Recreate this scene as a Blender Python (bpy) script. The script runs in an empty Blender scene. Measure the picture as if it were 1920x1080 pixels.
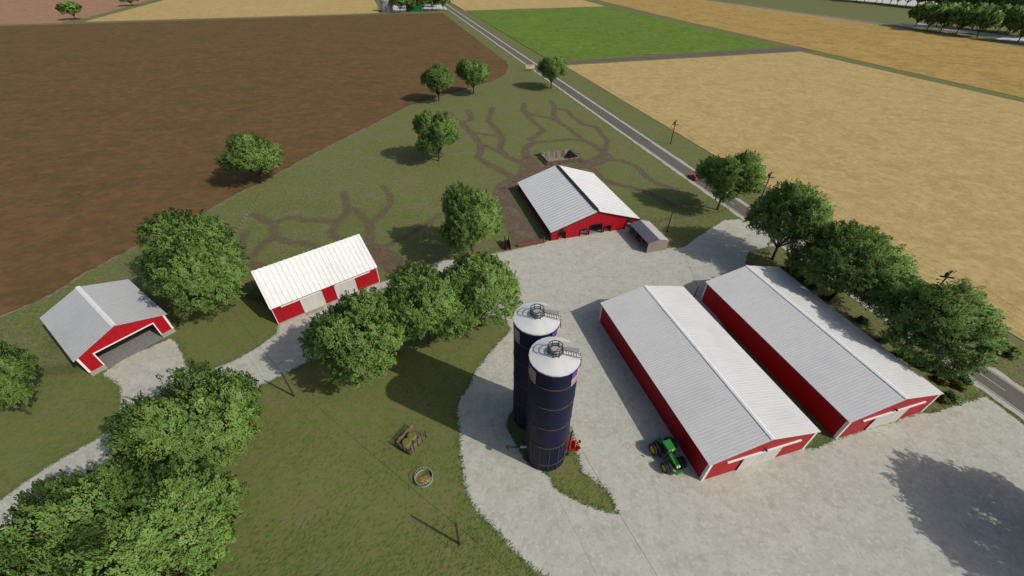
import bpy, bmesh, math, random
import numpy as np
from mathutils import Vector, Matrix
from mathutils.geometry import tessellate_polygon
rad = math.radians
random.seed(7)
SC = bpy.context.scene
COL = SC.collection
# ------------------------------------------------------------------ camera maths (metres, camera above the origin)
FPX, TH, CH = 778.975, rad(39.678), 62.0
def P(u, v, z=0.0):
    """photo pixel (1920 wide) -> point of the place at height z"""
    a, b = (u-960)/FPX, (540-v)/FPX
    dx, dy, dz = a, math.cos(TH)+b*math.sin(TH), -math.sin(TH)+b*math.cos(TH)
    t = (z-CH)/dz
    return Vector((dx*t, dy*t, z))
def depth(p): return p[1]*math.cos(TH)-(p[2]-CH)*math.sin(TH)
def pix(p):
    d = depth(p); u = p[1]*math.sin(TH)+(p[2]-CH)*math.cos(TH)
    return (960+FPX*p[0]/d, 540-FPX*u/d)
SUN_AZ, SUN_EL = rad(-26.5), rad(39.5)
SUN = Vector((math.cos(SUN_AZ)*math.cos(SUN_EL), math.sin(SUN_AZ)*math.cos(SUN_EL), math.sin(SUN_EL)))

# ------------------------------------------------------------------ tagging
def tag(o, label=None, cat=None, group=None, kind=None):
    if label: o['label'] = label
    if cat: o['category'] = cat
    if group: o['group'] = group
    if kind: o['kind'] = kind
    return o
def empty(name, loc=(0, 0, 0), rz=0.0, label=None, cat=None, group=None):
    o = bpy.data.objects.new(name, None); COL.objects.link(o)
    o.empty_display_size = .3
    o.location = loc; o.rotation_euler = (0, 0, rz)
    return tag(o, label, cat, group)
def copy_tree(o, parent=None):
    c = o.copy(); COL.objects.link(c)
    if parent is not None: c.parent = parent
    for ch in list(o.children): copy_tree(ch, c)
    return c

# ------------------------------------------------------------------ mesh builder
class MB:
    def __init__(s): s.v, s.f, s.mi, s.m = [], [], [], 0
    def quad(s, *pts):
        n = len(s.v); s.v += [tuple(p) for p in pts]; s.f.append(tuple(range(n, n+len(pts)))); s.mi.append(s.m)
    def faces(s, vs, fs):
        n = len(s.v); s.v += [tuple(p) for p in vs]
        for f in fs: s.f.append(tuple(i+n for i in f)); s.mi.append(s.m)
    def box(s, c, d, rz=0.0, rx=0.0, ry=0.0, taper=(1, 1)):
        M = Matrix.Rotation(rz, 3, 'Z') @ Matrix.Rotation(ry, 3, 'Y') @ Matrix.Rotation(rx, 3, 'X')
        vs = []
        for z in (-1, 1):
            tx, ty = taper if z > 0 else (1, 1)
            for x, y in ((-1, -1), (1, -1), (1, 1), (-1, 1)):
                vs.append(Vector(c) + M @ Vector((x*d[0]/2*tx, y*d[1]/2*ty, z*d[2]/2)))
        s.faces(vs, [(3, 2, 1, 0), (4, 5, 6, 7), (0, 1, 5, 4), (1, 2, 6, 5), (2, 3, 7, 6), (3, 0, 4, 7)])
    def hexa(s, b, t):
        """box from 4 bottom points and 4 top points (both counter-clockwise from above)"""
        s.faces(list(b)+list(t), [(3, 2, 1, 0), (4, 5, 6, 7), (0, 1, 5, 4), (1, 2, 6, 5), (2, 3, 7, 6), (3, 0, 4, 7)])
    def tube(s, pts, r, n=6, caps=True):
        pts = [Vector(p) for p in pts]; k = len(pts)
        rr = r if isinstance(r, (list, tuple)) else [r]*k
        base = len(s.v); up = None
        for i, p in enumerate(pts):
            t = (pts[min(i+1, k-1)]-pts[max(i-1, 0)]).normalized()
            if up is None: up = Vector((0, 0, 1)) if abs(t.z) < .9 else Vector((1, 0, 0))
            a = t.cross(up).normalized(); b = a.cross(t).normalized(); up = b
            for j in range(n):
                th = 2*math.pi*j/n
                s.v.append(tuple(p+(a*math.cos(th)+b*math.sin(th))*rr[i]))
        for i in range(k-1):
            for j in range(n):
                j2 = (j+1) % n
                s.f.append((base+i*n+j, base+(i+1)*n+j, base+(i+1)*n+j2, base+i*n+j2)); s.mi.append(s.m)
        if caps:
            s.f.append(tuple(base+j for j in range(n))); s.mi.append(s.m)
            s.f.append(tuple(base+(k-1)*n+j for j in reversed(range(n)))); s.mi.append(s.m)
    def lathe(s, prof, n=24, c=(0, 0, 0), M=None, a0=0.0, a1=2*math.pi):
        """profile of (r, z) about the z axis"""
        full = abs(a1-a0-2*math.pi) < 1e-6
        cols = n if full else n+1
        base = len(s.v)
        for r, z in prof:
            for j in range(cols):
                th = a0+(a1-a0)*j/n
                q = Vector((r*math.cos(th), r*math.sin(th), z))
                if M is not None: q = M @ q
                s.v.append(tuple(q+Vector(c)))
        for i in range(len(prof)-1):
            for j in range(n):
                j2 = (j+1) % cols
                s.f.append((base+i*cols+j, base+i*cols+j2, base+(i+1)*cols+j2, base+(i+1)*cols+j)); s.mi.append(s.m)
    def prism(s, outline, fn, t):
        """outline: 2-D points; fn(a, b, k) -> 3-D point; extruded over k = 0..t"""
        n = len(outline); base = len(s.v)
        for k in (0, t):
            for a, b in outline: s.v.append(tuple(fn(a, b, k)))
        tri = tessellate_polygon([[Vector((a, b, 0)) for a, b in outline]])
        for q in tri:
            s.f.append(tuple(base+i for i in q)); s.mi.append(s.m)
            s.f.append(tuple(base+n+i for i in reversed(q))); s.mi.append(s.m)
        for i in range(n):
            j = (i+1) % n
            s.f.append((base+i, base+j, base+n+j, base+n+i)); s.mi.append(s.m)
    def build(s, name, mats, parent=None, smooth=False, bevel=0.0, normals=True):
        me = bpy.data.meshes.new(name)
        me.from_pydata(s.v, [], s.f)
        if not isinstance(mats, (list, tuple)): mats = [mats]
        for m in mats: me.materials.append(m)
        if len(mats) > 1: me.polygons.foreach_set('material_index', s.mi)
        if normals or bevel:
            bm = bmesh.new(); bm.from_mesh(me)
            if normals: bmesh.ops.recalc_face_normals(bm, faces=bm.faces)
            if bevel:
                es = [e for e in bm.edges if len(e.link_faces) == 2 and e.calc_face_angle(0) > .6]
                bmesh.ops.bevel(bm, geom=es, offset=bevel, segments=2, profile=.5, affect='EDGES', clamp_overlap=True)
            bm.to_mesh(me); bm.free()
        if smooth:
            me.polygons.foreach_set('use_smooth', [True]*len(me.polygons))
            try: me.set_sharp_from_angle(angle=rad(38))
            except Exception: pass
        o = bpy.data.objects.new(name, me); COL.objects.link(o)
        if parent is not None: o.parent = parent
        return o

# ------------------------------------------------------------------ materials
def nodes(name):
    m = bpy.data.materials.new(name); m.use_nodes = True
    nt = m.node_tree; b = nt.nodes['Principled BSDF']
    return m, nt, b
def N(nt, t, **kw):
    n = nt.nodes.new(t)
    for k, v in kw.items():
        if k in n.inputs: n.inputs[k].default_value = v
        else: setattr(n, k, v)
    return n
def rgb(c): return (c[0], c[1], c[2], 1)
def mixc(nt, fac, a, b):
    n = nt.nodes.new('ShaderNodeMix'); n.data_type = 'RGBA'
    for sock, val in ((0, fac), (6, a), (7, b)):
        if hasattr(val, 'is_linked') or hasattr(val, 'node'): nt.links.new(val, n.inputs[sock])
        else: n.inputs[sock].default_value = val
    return n.outputs[2]
def ramp(nt, src, lo, hi):
    n = nt.nodes.new('ShaderNodeMapRange'); n.inputs[1].default_value = lo; n.inputs[2].default_value = hi
    nt.links.new(src, n.inputs[0]); return n.outputs[0]
def coords(nt, world=False, scale=(1, 1, 1), rz=0.0):
    if world: src = N(nt, 'ShaderNodeNewGeometry').outputs['Position']
    else: src = N(nt, 'ShaderNodeTexCoord').outputs['Object']
    mp = nt.nodes.new('ShaderNodeMapping'); mp.inputs['Scale'].default_value = scale; mp.inputs['Rotation'].default_value = (0, 0, rz)
    nt.links.new(src, mp.inputs[0]); return mp.outputs[0]
def noise(nt, co, scale, detail=4, rough=.55):
    n = N(nt, 'ShaderNodeTexNoise'); n.inputs['Scale'].default_value = scale
    n.inputs['Detail'].default_value = detail; n.inputs['Roughness'].default_value = rough
    nt.links.new(co, n.inputs['Vector']); return n.outputs['Fac']
def mat(name, c1, c2=None, scale=2.0, rough=.75, metal=0.0, bump=0.0, bscale=None, world=False, stretch=(1, 1, 1), spec=.3, lo=.35, hi=.65, c3=None, s3=.3):
    m, nt, b = nodes(name)
    b.inputs['Roughness'].default_value = rough; b.inputs['Metallic'].default_value = metal
    b.inputs['Specular IOR Level'].default_value = spec
    c2 = c2 or tuple(x*.86 for x in c1)
    co = coords(nt, world, stretch)
    col = mixc(nt, ramp(nt, noise(nt, co, scale, 5), lo, hi), rgb(c1), rgb(c2))
    if c3: col = mixc(nt, ramp(nt, noise(nt, co, s3, 3), .45, .7), col, rgb(c3))
    nt.links.new(col, b.inputs['Base Color'])
    if bump:
        bn = N(nt, 'ShaderNodeBump'); bn.inputs['Strength'].default_value = 1; bn.inputs['Distance'].default_value = bump
        nt.links.new(noise(nt, co, bscale or scale*3, 4), bn.inputs['Height']); nt.links.new(bn.outputs[0], b.inputs['Normal'])
    return m
def siding(name, c1, c2, pitch, rough=.5, width=.12, axis='xy', depth_=.03, streak=True):
    """ribbed sheet metal: bump ribs every `pitch` metres along the wall, weathered a little"""
    m, nt, b = nodes(name)
    b.inputs['Roughness'].default_value = rough; b.inputs['Specular IOR Level'].default_value = .3
    co = N(nt, 'ShaderNodeTexCoord').outputs['Object']
    sp = N(nt, 'ShaderNodeSeparateXYZ'); nt.links.new(co, sp.inputs[0])
    ad = N(nt, 'ShaderNodeMath', operation='ADD'); nt.links.new(sp.outputs[0], ad.inputs[0]); nt.links.new(sp.outputs[1], ad.inputs[1])
    dv = N(nt, 'ShaderNodeMath', operation='DIVIDE'); nt.links.new(ad.outputs[0], dv.inputs[0]); dv.inputs[1].default_value = pitch
    fr = N(nt, 'ShaderNodeMath', operation='FRACT'); nt.links.new(dv.outputs[0], fr.inputs[0])
    pp = N(nt, 'ShaderNodeMath', operation='PINGPONG'); nt.links.new(fr.outputs[0], pp.inputs[0]); pp.inputs[1].default_value = .5
    h = ramp(nt, pp.outputs[0], 0.0, width)
    bn = N(nt, 'ShaderNodeBump'); bn.inputs['Distance'].default_value = depth_
    nt.links.new(h, bn.inputs['Height']); nt.links.new(bn.outputs[0], b.inputs['Normal'])
    co2 = coords(nt, False, (1, 1, .15))
    w = ramp(nt, noise(nt, co2, 1.3, 6), .38, .68)
    col = mixc(nt, w, rgb(c1), rgb(c2))
    nt.links.new(col, b.inputs['Base Color'])
    return m
def roofing(name, c1, c2, c3, rough=.45, along=(.06, 2.2, 1)):
    m, nt, b = nodes(name)
    b.inputs['Roughness'].default_value = rough; b.inputs['Specular IOR Level'].default_value = .35
    a = noise(nt, coords(nt, False, along), 1.1, 6, .65)
    c = noise(nt, coords(nt, False, (.3, .3, .3)), .5, 4)
    d = noise(nt, coords(nt, False, (along[0]*2, along[1]*2.5, 1)), 2.4, 4, .7)
    col = mixc(nt, ramp(nt, a, .3, .72), rgb(c1), rgb(c2))
    col = mixc(nt, ramp(nt, c, .5, .85), col, rgb(c3))
    col = mixc(nt, ramp(nt, d, .53, .78), col, rgb(tuple(x*.78 for x in c2)))
    nt.links.new(col, b.inputs['Base Color'])
    return m
def ground_mat(name, base, items, rough=.95, bump=.0, bscale=3, sdf=None, patch=None, stretch=(1, 1, 1), rz=0.0):
    """items: (scale, lo, hi, colour, detail); laid over the base colour in world metres"""
    m, nt, b = nodes(name)
    b.inputs['Roughness'].default_value = rough; b.inputs['Specular IOR Level'].default_value = .1
    co = coords(nt, True, stretch, rz)
    col = rgb(base)
    for sc, lo, hi, c, dt in items:
        col = mixc(nt, ramp(nt, noise(nt, co, sc, dt, .62), lo, hi), col, rgb(c))
    nt.links.new(col, b.inputs['Base Color'])
    if bump:
        bn = N(nt, 'ShaderNodeBump'); bn.inputs['Distance'].default_value = bump
        nt.links.new(noise(nt, co, bscale, 5, .65), bn.inputs['Height']); nt.links.new(bn.outputs[0], b.inputs['Normal'])
    if sdf:
        amp, soft = sdf
        at = N(nt, 'ShaderNodeAttribute', attribute_name='edge')
        co2 = coords(nt, True)
        n1 = noise(nt, co2, .9, 6, .7)
        k = N(nt, 'ShaderNodeMath', operation='MULTIPLY_ADD'); nt.links.new(n1, k.inputs[0]); k.inputs[1].default_value = amp; k.inputs[2].default_value = -amp/2
        s = N(nt, 'ShaderNodeMath', operation='ADD'); nt.links.new(at.outputs['Fac'], s.inputs[0]); nt.links.new(k.outputs[0], s.inputs[1])
        f = ramp(nt, s.outputs[0], -soft, soft)
        if patch:
            pm = N(nt, 'ShaderNodeMapRange'); pm.inputs[1].default_value = .35; pm.inputs[2].default_value = .62; pm.inputs[3].default_value = patch; pm.inputs[4].default_value = 1
            nt.links.new(noise(nt, co2, .22, 6, .7), pm.inputs[0])
            mm = N(nt, 'ShaderNodeMath', operation='MULTIPLY'); nt.links.new(f, mm.inputs[0]); nt.links.new(pm.outputs[0], mm.inputs[1]); f = mm.outputs[0]
        tr = N(nt, 'ShaderNodeBsdfTransparent'); mx = N(nt, 'ShaderNodeMixShader')
        nt.links.new(f, mx.inputs[0]); nt.links.new(tr.outputs[0], mx.inputs[1]); nt.links.new(b.outputs[0], mx.inputs[2])
        nt.links.new(mx.outputs[0], nt.nodes['Material Output'].inputs[0])
    return m

RED, RED2 = (.36, .004, .012), (.30, .004, .010)
M = {}
M['red_fine'] = siding('red_siding_fine', RED, RED2, .45, depth_=.02)
M['red_wide'] = siding('red_siding_wide', RED, RED2, 1.0, width=.09, depth_=.05)
M['roof_grey'] = roofing('roof_sheet_grey', (.61, .60, .575), (.555, .545, .525), (.51, .505, .49))
M['roof_white'] = roofing('roof_sheet_white', (.72, .72, .69), (.66, .66, .63), (.60, .605, .59), along=(2.2, .06, 1))
M['roof_barn'] = roofing('roof_sheet_barn', (.63, .625, .605), (.58, .575, .56), (.55, .55, .535))
M['roof_steel'] = roofing('roof_sheet_steel', (.42, .425, .415), (.37, .375, .37), (.345, .35, .345))
M['roof_beige'] = roofing('roof_sheet_beige', (.45, .42, .385), (.40, .375, .345), (.36, .34, .315))
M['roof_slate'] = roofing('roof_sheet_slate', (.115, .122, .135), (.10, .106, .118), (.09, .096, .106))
M['white'] = mat('white_paint', (.74, .74, .71), (.66, .66, .63), 1.5, .5)
M['door_white'] = siding('door_sheet', (.55, .54, .49), (.47, .46, .41), .42, width=.1, depth_=.015)
M['black'] = mat('black_metal', (.012, .013, .012), (.02, .02, .02), 3, .5)
M['iron'] = mat('dark_iron', (.022, .021, .018), (.036, .033, .027), 4, .6)
M['wood'] = mat('weathered_wood', (.16, .115, .075), (.10, .07, .045), 3, .85, stretch=(1, 1, .2))
M['pole'] = mat('pole_wood', (.075, .045, .03), (.045, .028, .02), 3, .9, stretch=(1, 1, .2))
M['rafter'] = mat('rafter_wood', (.26, .2, .12), (.17, .13, .08), 4, .85)
M['eave'] = mat('eave_vent_board', (.11, .105, .08), (.15, .1, .085), .6, .85)  # brown and grey board of the eave vents
M['concrete'] = mat('concrete', (.32, .30, .25), (.25, .235, .2), 1.2, .9, bump=.01)
M['stain'] = mat('stained_concrete', (.27, .225, .17), (.10, .085, .065), .9, .9, stretch=(1.6, 1.6, .25), lo=.4, hi=.62)
M['slab'] = mat('interior_slab', (.22, .215, .2), (.17, .168, .16), 1.4, .85)
M['beige'] = siding('beige_siding', (.27, .225, .185), (.23, .19, .155), .9, depth_=.01)
M['soil'] = mat('bank_soil', (.10, .065, .04), (.06, .04, .025), 1.5, .95, bump=.05)
M['rust'] = mat('rusty_red_steel', (.21, .062, .038), (.14, .045, .03), 2.5, .75)
M['darkrust'] = mat('dark_rusty_steel', (.06, .02, .015), (.03, .012, .01), 3, .8)
M['bark'] = mat('bark', (.085, .05, .032), (.05, .03, .02), 4, .95, stretch=(1, 1, .3))
M['galv'] = mat('galvanised_steel', (.45, .46, .45), (.36, .37, .37), 4, .45, .4)
M['navy'] = mat('navy_enamel', (.0062, .0068, .033), (.0085, .0095, .040), .6, .5, spec=.2)
M['silo_roof'] = mat('silo_roof_paint', (.60, .60, .575), (.52, .525, .51), .7, .5)
M['band'] = mat('silo_band_steel', (.050, .047, .036), (.08, .075, .058), 3, .6, .2)
M['straw'] = mat('straw', (.42, .30, .12), (.30, .21, .08), 5, .95, bump=.03)
M['hay'] = mat('green_hay_face', (.15, .15, .03), (.11, .11, .025), 5, .95, bump=.03)
M['hayside'] = mat('pale_hay_side', (.24, .23, .11), (.18, .17, .08), 6, .95, bump=.03)
M['brownbale'] = mat('brown_bale_face', (.30, .17, .08), (.22, .12, .055), 5, .95, bump=.03)
M['brownside_shaded'] = mat('brown_bale_side_shaded', (.14, .07, .035), (.10, .05, .028), 5, .95, bump=.03)  # side colour darkened to carry the shade of the trees and silo
M['tgreen'] = mat('tractor_green', (.020, .20, .025), (.018, .17, .022), 1.5, .35, spec=.5)
M['tyellow'] = mat('rim_yellow', (.62, .5, .03), (.52, .42, .025), 2, .4)
M['tyre'] = mat('tyre_rubber', (.016, .016, .016), (.03, .028, .026), 3, .85)
M['glass'] = mat('dark_glass', (.02, .024, .028), (.03, .034, .04), 1, .08, spec=.6)
M['lamp'] = mat('lamp_lens', (.75, .77, .78), (.65, .67, .7), 4, .2)
M['redpaint'] = mat('machine_red', (.50, .008, .012), (.40, .007, .01), 2, .4, spec=.5)
M['greenpipe'] = mat('green_pipe', (.01, .22, .11), (.01, .17, .09), 2, .45)
M['hatch'] = mat('roof_fitting_white', (.36, .36, .34), (.30, .30, .285), 2, .55)
M['wire'] = mat('cable', (.015, .015, .015), (.025, .025, .025), 2, .6)
M['flag_red'] = mat('flag_red', (.42, .05, .06), (.34, .05, .06), 4, .6)
M['flag_white'] = mat('flag_white', (.6, .55, .54), (.5, .46, .46), 4, .6)
M['flag_blue'] = mat('flag_blue', (.06, .08, .32), (.05, .07, .26), 4, .6)
M['grass'] = ground_mat('pasture_grass', (.136, .143, .052), [
    (.035, .42, .62, (.128, .132, .048), 3), (.10, .43, .60, (.165, .140, .084), 4), (.36, .48, .60, (.110, .145, .036), 4), (.45, .54, .64, (.175, .140, .080), 4), (.8, .46, .62, (.112, .138, .036), 4),
    (1.5, .53, .66, (.185, .150, .088), 3), (1.1, .55, .68, (.155, .205, .045), 3), (1.9, .56, .68, (.062, .078, .026), 3)], bump=.05, bscale=2.5)
M['gravel'] = ground_mat('yard_gravel', (.402, .392, .330), [
    (.05, .4, .65, (.374, .366, .310), 3), (.3, .44, .64, (.446, .438, .376), 5), (.55, .5, .66, (.335, .322, .265), 5),
    (1.3, .52, .66, (.468, .458, .395), 3), (2.2, .53, .68, (.35, .34, .29), 3), (1.8, .56, .7, (.42, .39, .335), 3)], bump=.03, bscale=5, sdf=(1.3, .16))
M['cowpath'] = ground_mat('trodden_earth', (.165, .114, .086), [
    (.25, .45, .65, (.128, .094, .066), 4), (.9, .48, .66, (.175, .132, .098), 4), (1.6, .53, .7, (.10, .076, .054), 3)], bump=.04, bscale=3, sdf=(3.0, .8), patch=.32)
M['plough'] = ground_mat('ploughed_soil', (.136, .077, .030), [
    (.012, .4, .62, (.124, .074, .032), 3), (.05, .43, .60, (.094, .061, .024), 4), (.16, .45, .60, (.152, .086, .033), 5), (.3, .46, .60, (.100, .067, .027), 4),
    (.7, .52, .70, (.150, .086, .034), 3)], bump=.0, bscale=2, stretch=(.8, 1, 1))
M['verge'] = ground_mat('field_edge_dust', (.20, .17, .125), [(.8, .45, .65, (.15, .125, .09), 5)])
M['redsoil'] = ground_mat('reddish_soil', (.31, .175, .100), [
    (.02, .42, .62, (.28, .165, .098), 4), (.07, .45, .62, (.34, .20, .118), 5), (.2, .48, .66, (.25, .14, .08), 5)])
M['wheat'] = ground_mat('ripe_wheat', (.395, .285, .115), [
    (.02, .42, .62, (.43, .32, .132), 4), (.08, .44, .60, (.34, .235, .088), 5), (.22, .47, .63, (.46, .345, .15), 5), (.5, .5, .64, (.33, .235, .09), 4),
    (1.3, .5, .68, (.44, .325, .14), 3)], bump=.08, bscale=3)
M['gold'] = ground_mat('golden_crop', (.345, .225, .066), [
    (.015, .42, .62, (.38, .262, .086), 4), (.05, .44, .60, (.285, .185, .054), 5), (.16, .47, .62, (.40, .275, .09), 5), (.4, .5, .64, (.27, .18, .056), 4)])
M['lush'] = ground_mat('lush_green_crop', (.116, .162, .033), [
    (.015, .42, .62, (.12, .20, .024), 4), (.06, .44, .60, (.088, .150, .017), 5), (.22, .48, .64, (.15, .22, .032), 5), (.5, .5, .66, (.08, .14, .018), 4)])
M['track'] = ground_mat('dark_track', (.118, .100, .080), [(.1, .42, .66, (.14, .12, .092), 5), (.6, .48, .7, (.092, .08, .066), 5)])
M['asphalt'] = ground_mat('road_asphalt', (.118, .107, .086), [
    (.05, .45, .65, (.130, .118, .101), 4), (.5, .6, .78, (.060, .058, .056), 5), (3, .5, .7, (.125, .118, .106), 4)], stretch=(1, .28, 1), rz=rad(-16.2), rough=.85)
M['shoulder'] = ground_mat('road_shoulder', (.40, .385, .34), [(.3, .45, .68, (.34, .325, .285), 5), (2, .5, .7, (.44, .425, .38), 5)])
M['pad'] = ground_mat('pale_concrete_yard', (.50, .49, .46), [(.05, .45, .65, (.45, .44, .415), 4), (.5, .5, .7, (.53, .52, .49), 4)])
M['line'] = mat('road_paint', (.55, .54, .5), (.42, .41, .38), 3, .7, world=True)
M['rail_bed'] = ground_mat('far_lane', (.21, .19, .17), [(.3, .45, .65, (.16, .145, .13), 5)])

# ------------------------------------------------------------------ flat sheets
def flat(name, pts, z, m, kind='structure', label=None, cat=None):
    mb = MB(); vs = [(p[0], p[1], z) for p in pts]
    tri = tessellate_polygon([[Vector(p) for p in vs]])
    mb.faces(vs, [tuple(t) for t in tri])
    o = mb.build(name, m); fix_up(o)
    return tag(o, label, cat, kind=kind)
def fix_up(o):
    bm = bmesh.new(); bm.from_mesh(o.data)
    for f in bm.faces:
        f.normal_update()
        if f.normal.z < 0: f.normal_flip()
    bm.to_mesh(o.data); bm.free()
def pix_poly(pp): return [tuple(P(u, v)[:2]) for u, v in pp]
def seg_dist(X, Y, poly, closed=True):
    d = np.full(X.shape, 1e9); n = len(poly)
    for i in range(n if closed else n-1):
        ax, ay = poly[i]; bx, by = poly[(i+1) % n]
        ex, ey = bx-ax, by-ay; L = ex*ex+ey*ey+1e-12
        t = np.clip(((X-ax)*ex+(Y-ay)*ey)/L, 0, 1)
        d = np.minimum(d, np.hypot(X-ax-t*ex, Y-ay-t*ey))
    return d
def inside(X, Y, poly):
    c = np.zeros(X.shape, bool); n = len(poly)
    for i in range(n):
        ax, ay = poly[i]; bx, by = poly[(i+1) % n]
        if ay == by: continue
        k = ((ay > Y) != (by > Y)) & (X < (bx-ax)*(Y-ay)/(by-ay)+ax)
        c ^= k
    return c
def sdf_poly(X, Y, poly): return np.where(inside(X, Y, poly), 1, -1)*seg_dist(X, Y, poly)
def sheet(name, fn, box, cell, z, m, margin=.9):
    x0, y0, x1, y1 = box
    xs = np.arange(x0, x1+cell, cell); ys = np.arange(y0, y1+cell, cell)
    X, Y = np.meshgrid(xs, ys); S = fn(X, Y)
    ny, nx = X.shape
    cellmax = np.maximum.reduce([S[:-1, :-1], S[1:, :-1], S[:-1, 1:], S[1:, 1:]])
    keep = cellmax > -margin
    idx = np.arange(nx*ny).reshape(ny, nx)
    q = np.stack([idx[:-1, :-1][keep], idx[:-1, 1:][keep], idx[1:, 1:][keep], idx[1:, :-1][keep]], 1)
    used, inv = np.unique(q.ravel(), return_inverse=True)
    co = np.stack([X.ravel()[used], Y.ravel()[used], np.full(len(used), z)], 1)
    o = raw_mesh(name, co, inv.reshape(-1, 4), m)
    a = o.data.attributes.new('edge', 'FLOAT', 'POINT'); a.data.foreach_set('value', S.ravel()[used].astype(np.float32))
    return tag(o, kind='structure')
def raw_mesh(name, co, quads, m, k=4, parent=None):
    me = bpy.data.meshes.new(name); n, f = len(co), len(quads)
    me.vertices.add(n); me.vertices.foreach_set('co', np.asarray(co, np.float32).ravel())
    me.loops.add(f*k); me.loops.foreach_set('vertex_index', np.asarray(quads, np.int32).ravel())
    me.polygons.add(f); me.polygons.foreach_set('loop_start', np.arange(0, f*k, k, dtype=np.int32))
    try: me.polygons.foreach_set('loop_total', np.full(f, k, np.int32))
    except Exception: pass
    me.update(calc_edges=True); me.materials.append(m)
    o = bpy.data.objects.new(name, me); COL.objects.link(o)
    if parent is not None: o.parent = parent
    return o
def jag(poly, step, amp, rng, closed=True):
    out = []; n = len(poly)
    for i in range(n if closed else n-1):
        a, b = Vector(poly[i]), Vector(poly[(i+1) % n]); L = (b-a).length; k = max(1, min(400, int(L/step)))
        nn = Vector((-(b-a).y, (b-a).x))/max(L, 1e-6)
        for j in range(k):
            q = a.lerp(b, j/k)
            if j: q = q+nn*rng.uniform(-amp, amp)
            out.append((q.x, q.y))
    return out

rng0 = random.Random(3)
PITQ = [P(1026, 303.8, 1.15), P(1085, 294.3, 1.15), P(1070, 279.7, 1.15), P(1013, 286, 1.15)]
PITC = sum(PITQ, Vector())/4; PITC.z = 0
_d1 = ((PITQ[1]-PITQ[0])+(PITQ[2]-PITQ[3]))/2; _d2 = ((PITQ[3]-PITQ[0])+(PITQ[2]-PITQ[1]))/2
PITL, PITW, PITA = _d1.length, _d2.length, math.atan2(_d1.y, _d1.x)
g = MB(); hole = [(PITC.x+math.cos(PITA)*a*(PITL/2-.1)-math.sin(PITA)*b*(PITW/2-.1), PITC.y+math.sin(PITA)*a*(PITL/2-.1)+math.cos(PITA)*b*(PITW/2-.1)) for a, b in ((-1, -1), (1, -1), (1, 1), (-1, 1))]
outer = [(-2500, -300), (2500, -300), (2500, 4000), (-2500, 4000)]
g.v = [(x, y, 0) for x, y in outer+hole]
for i in range(4): g.f.append((i, (i+1) % 4, 4+(i+1) % 4, 4+i)); g.mi.append(0)
tag(g.build('ground', M['grass']), kind='structure')

# road: a straight lane running off to the far grove
RA, RD, RN = Vector((87.4, 50.6)), Vector((-.2790, .9603)), Vector((.9603, .2790))
def road_pt(t, off): p = RA+RD*t+RN*off; return (p.x, p.y)
def strip(name, o0, o1, t0, t1, z, m, step=None, amp=0, mb=None):
    own = mb is None; mb = mb or MB()
    n = max(1, int((t1-t0)/step)) if step else 1
    prev = None
    for i in range(n+1):
        t = t0+(t1-t0)*i/n
        a = road_pt(t, o0+rng0.uniform(-amp, amp)); b = road_pt(t, o1+rng0.uniform(-amp, amp))
        if prev: mb.quad((*prev[0], z), (*prev[1], z), (*b, z), (*a, z))
        prev = (a, b)
    if own: o = mb.build(name, m); fix_up(o); return tag(o, kind='structure')
strip('road_shoulder', -3.95, 3.95, -150, 640, .020, M['shoulder'], 1.6, .22)
strip('road', -2.75, 2.75, -150, 640, .026, M['asphalt'])
mk = MB()
for o in (-2.45, 2.45): strip('', o-.07, o+.07, -150, 120, .031, None, mb=mk)
for t in np.arange(-140, 70, 9.0): strip('', -.06, .06, t, t+4.2, .031, None, mb=mk)
o = mk.build('road_marking', M['line']); fix_up(o); tag(o, kind='structure')

# yard and farm lane of pale gravel
YARD = pix_poly([(1060, 1110), (990, 1060), (953, 1023), (923, 987), (890, 957), (873, 923), (867, 887), (862, 853), (862, 813), (855, 772), (861, 747),
    (880, 722), (893, 693), (930, 647), (957, 620), (950, 600), (900, 585), (850, 575), (780, 590), (700, 625), (640, 655), (567, 683), (497, 720), (440, 752), (380, 775), (320, 795),
    (240, 835), (150, 905), (80, 960), (0, 1010), (-200, 1130), (-200, 1010), (0, 938), (77, 883), (120, 857), (187, 820), (210, 800), (222, 782), (227, 748), (223, 723), (208, 713), (190, 701), (240, 668),
    (320, 634), (331, 643), (343, 667), (348, 687), (363, 692), (393, 694), (437, 677), (480, 653), (518, 625), (522, 606), (640, 556), (712, 530),
    (738, 522), (787, 501), (805, 496), (837, 487), (853, 487), (917, 477), (967, 467), (1020, 455), (1033, 449), (1060, 436), (1120, 424), (1185, 412), (1196, 412), (1216, 418), (1250, 466),
    (1283, 463), (1300, 450), (1320, 437), (1357, 413), (1388, 411), (1412, 425), (1470, 466), (1443, 461), (1403, 473), (1398, 487), (1400, 510), (1370, 520), (1322, 556),
    (1420, 680), (1540, 800), (1565, 824), (1640, 800), (1727, 773), (1748, 775), (1768, 767), (1810, 754), (1847, 742), (1880, 766), (1960, 828), (2400, 1180), (2100, 1240), (1300, 1260), (1120, 1180)])
ISLE = pix_poly([(957, 772), (949, 800), (966, 830), (983, 860), (993, 873), (1007, 880), (1030, 893), (1040, 917), (1097, 947), (1137, 960), (1157, 962), (1147, 933),
    (1130, 913), (1093, 887), (1083, 860), (1077, 837), (1070, 805), (1040, 775), (1000, 758)])
STRIP = pix_poly([(1322, 560), (1510, 842), (1534, 838), (1566, 823)])
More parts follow.
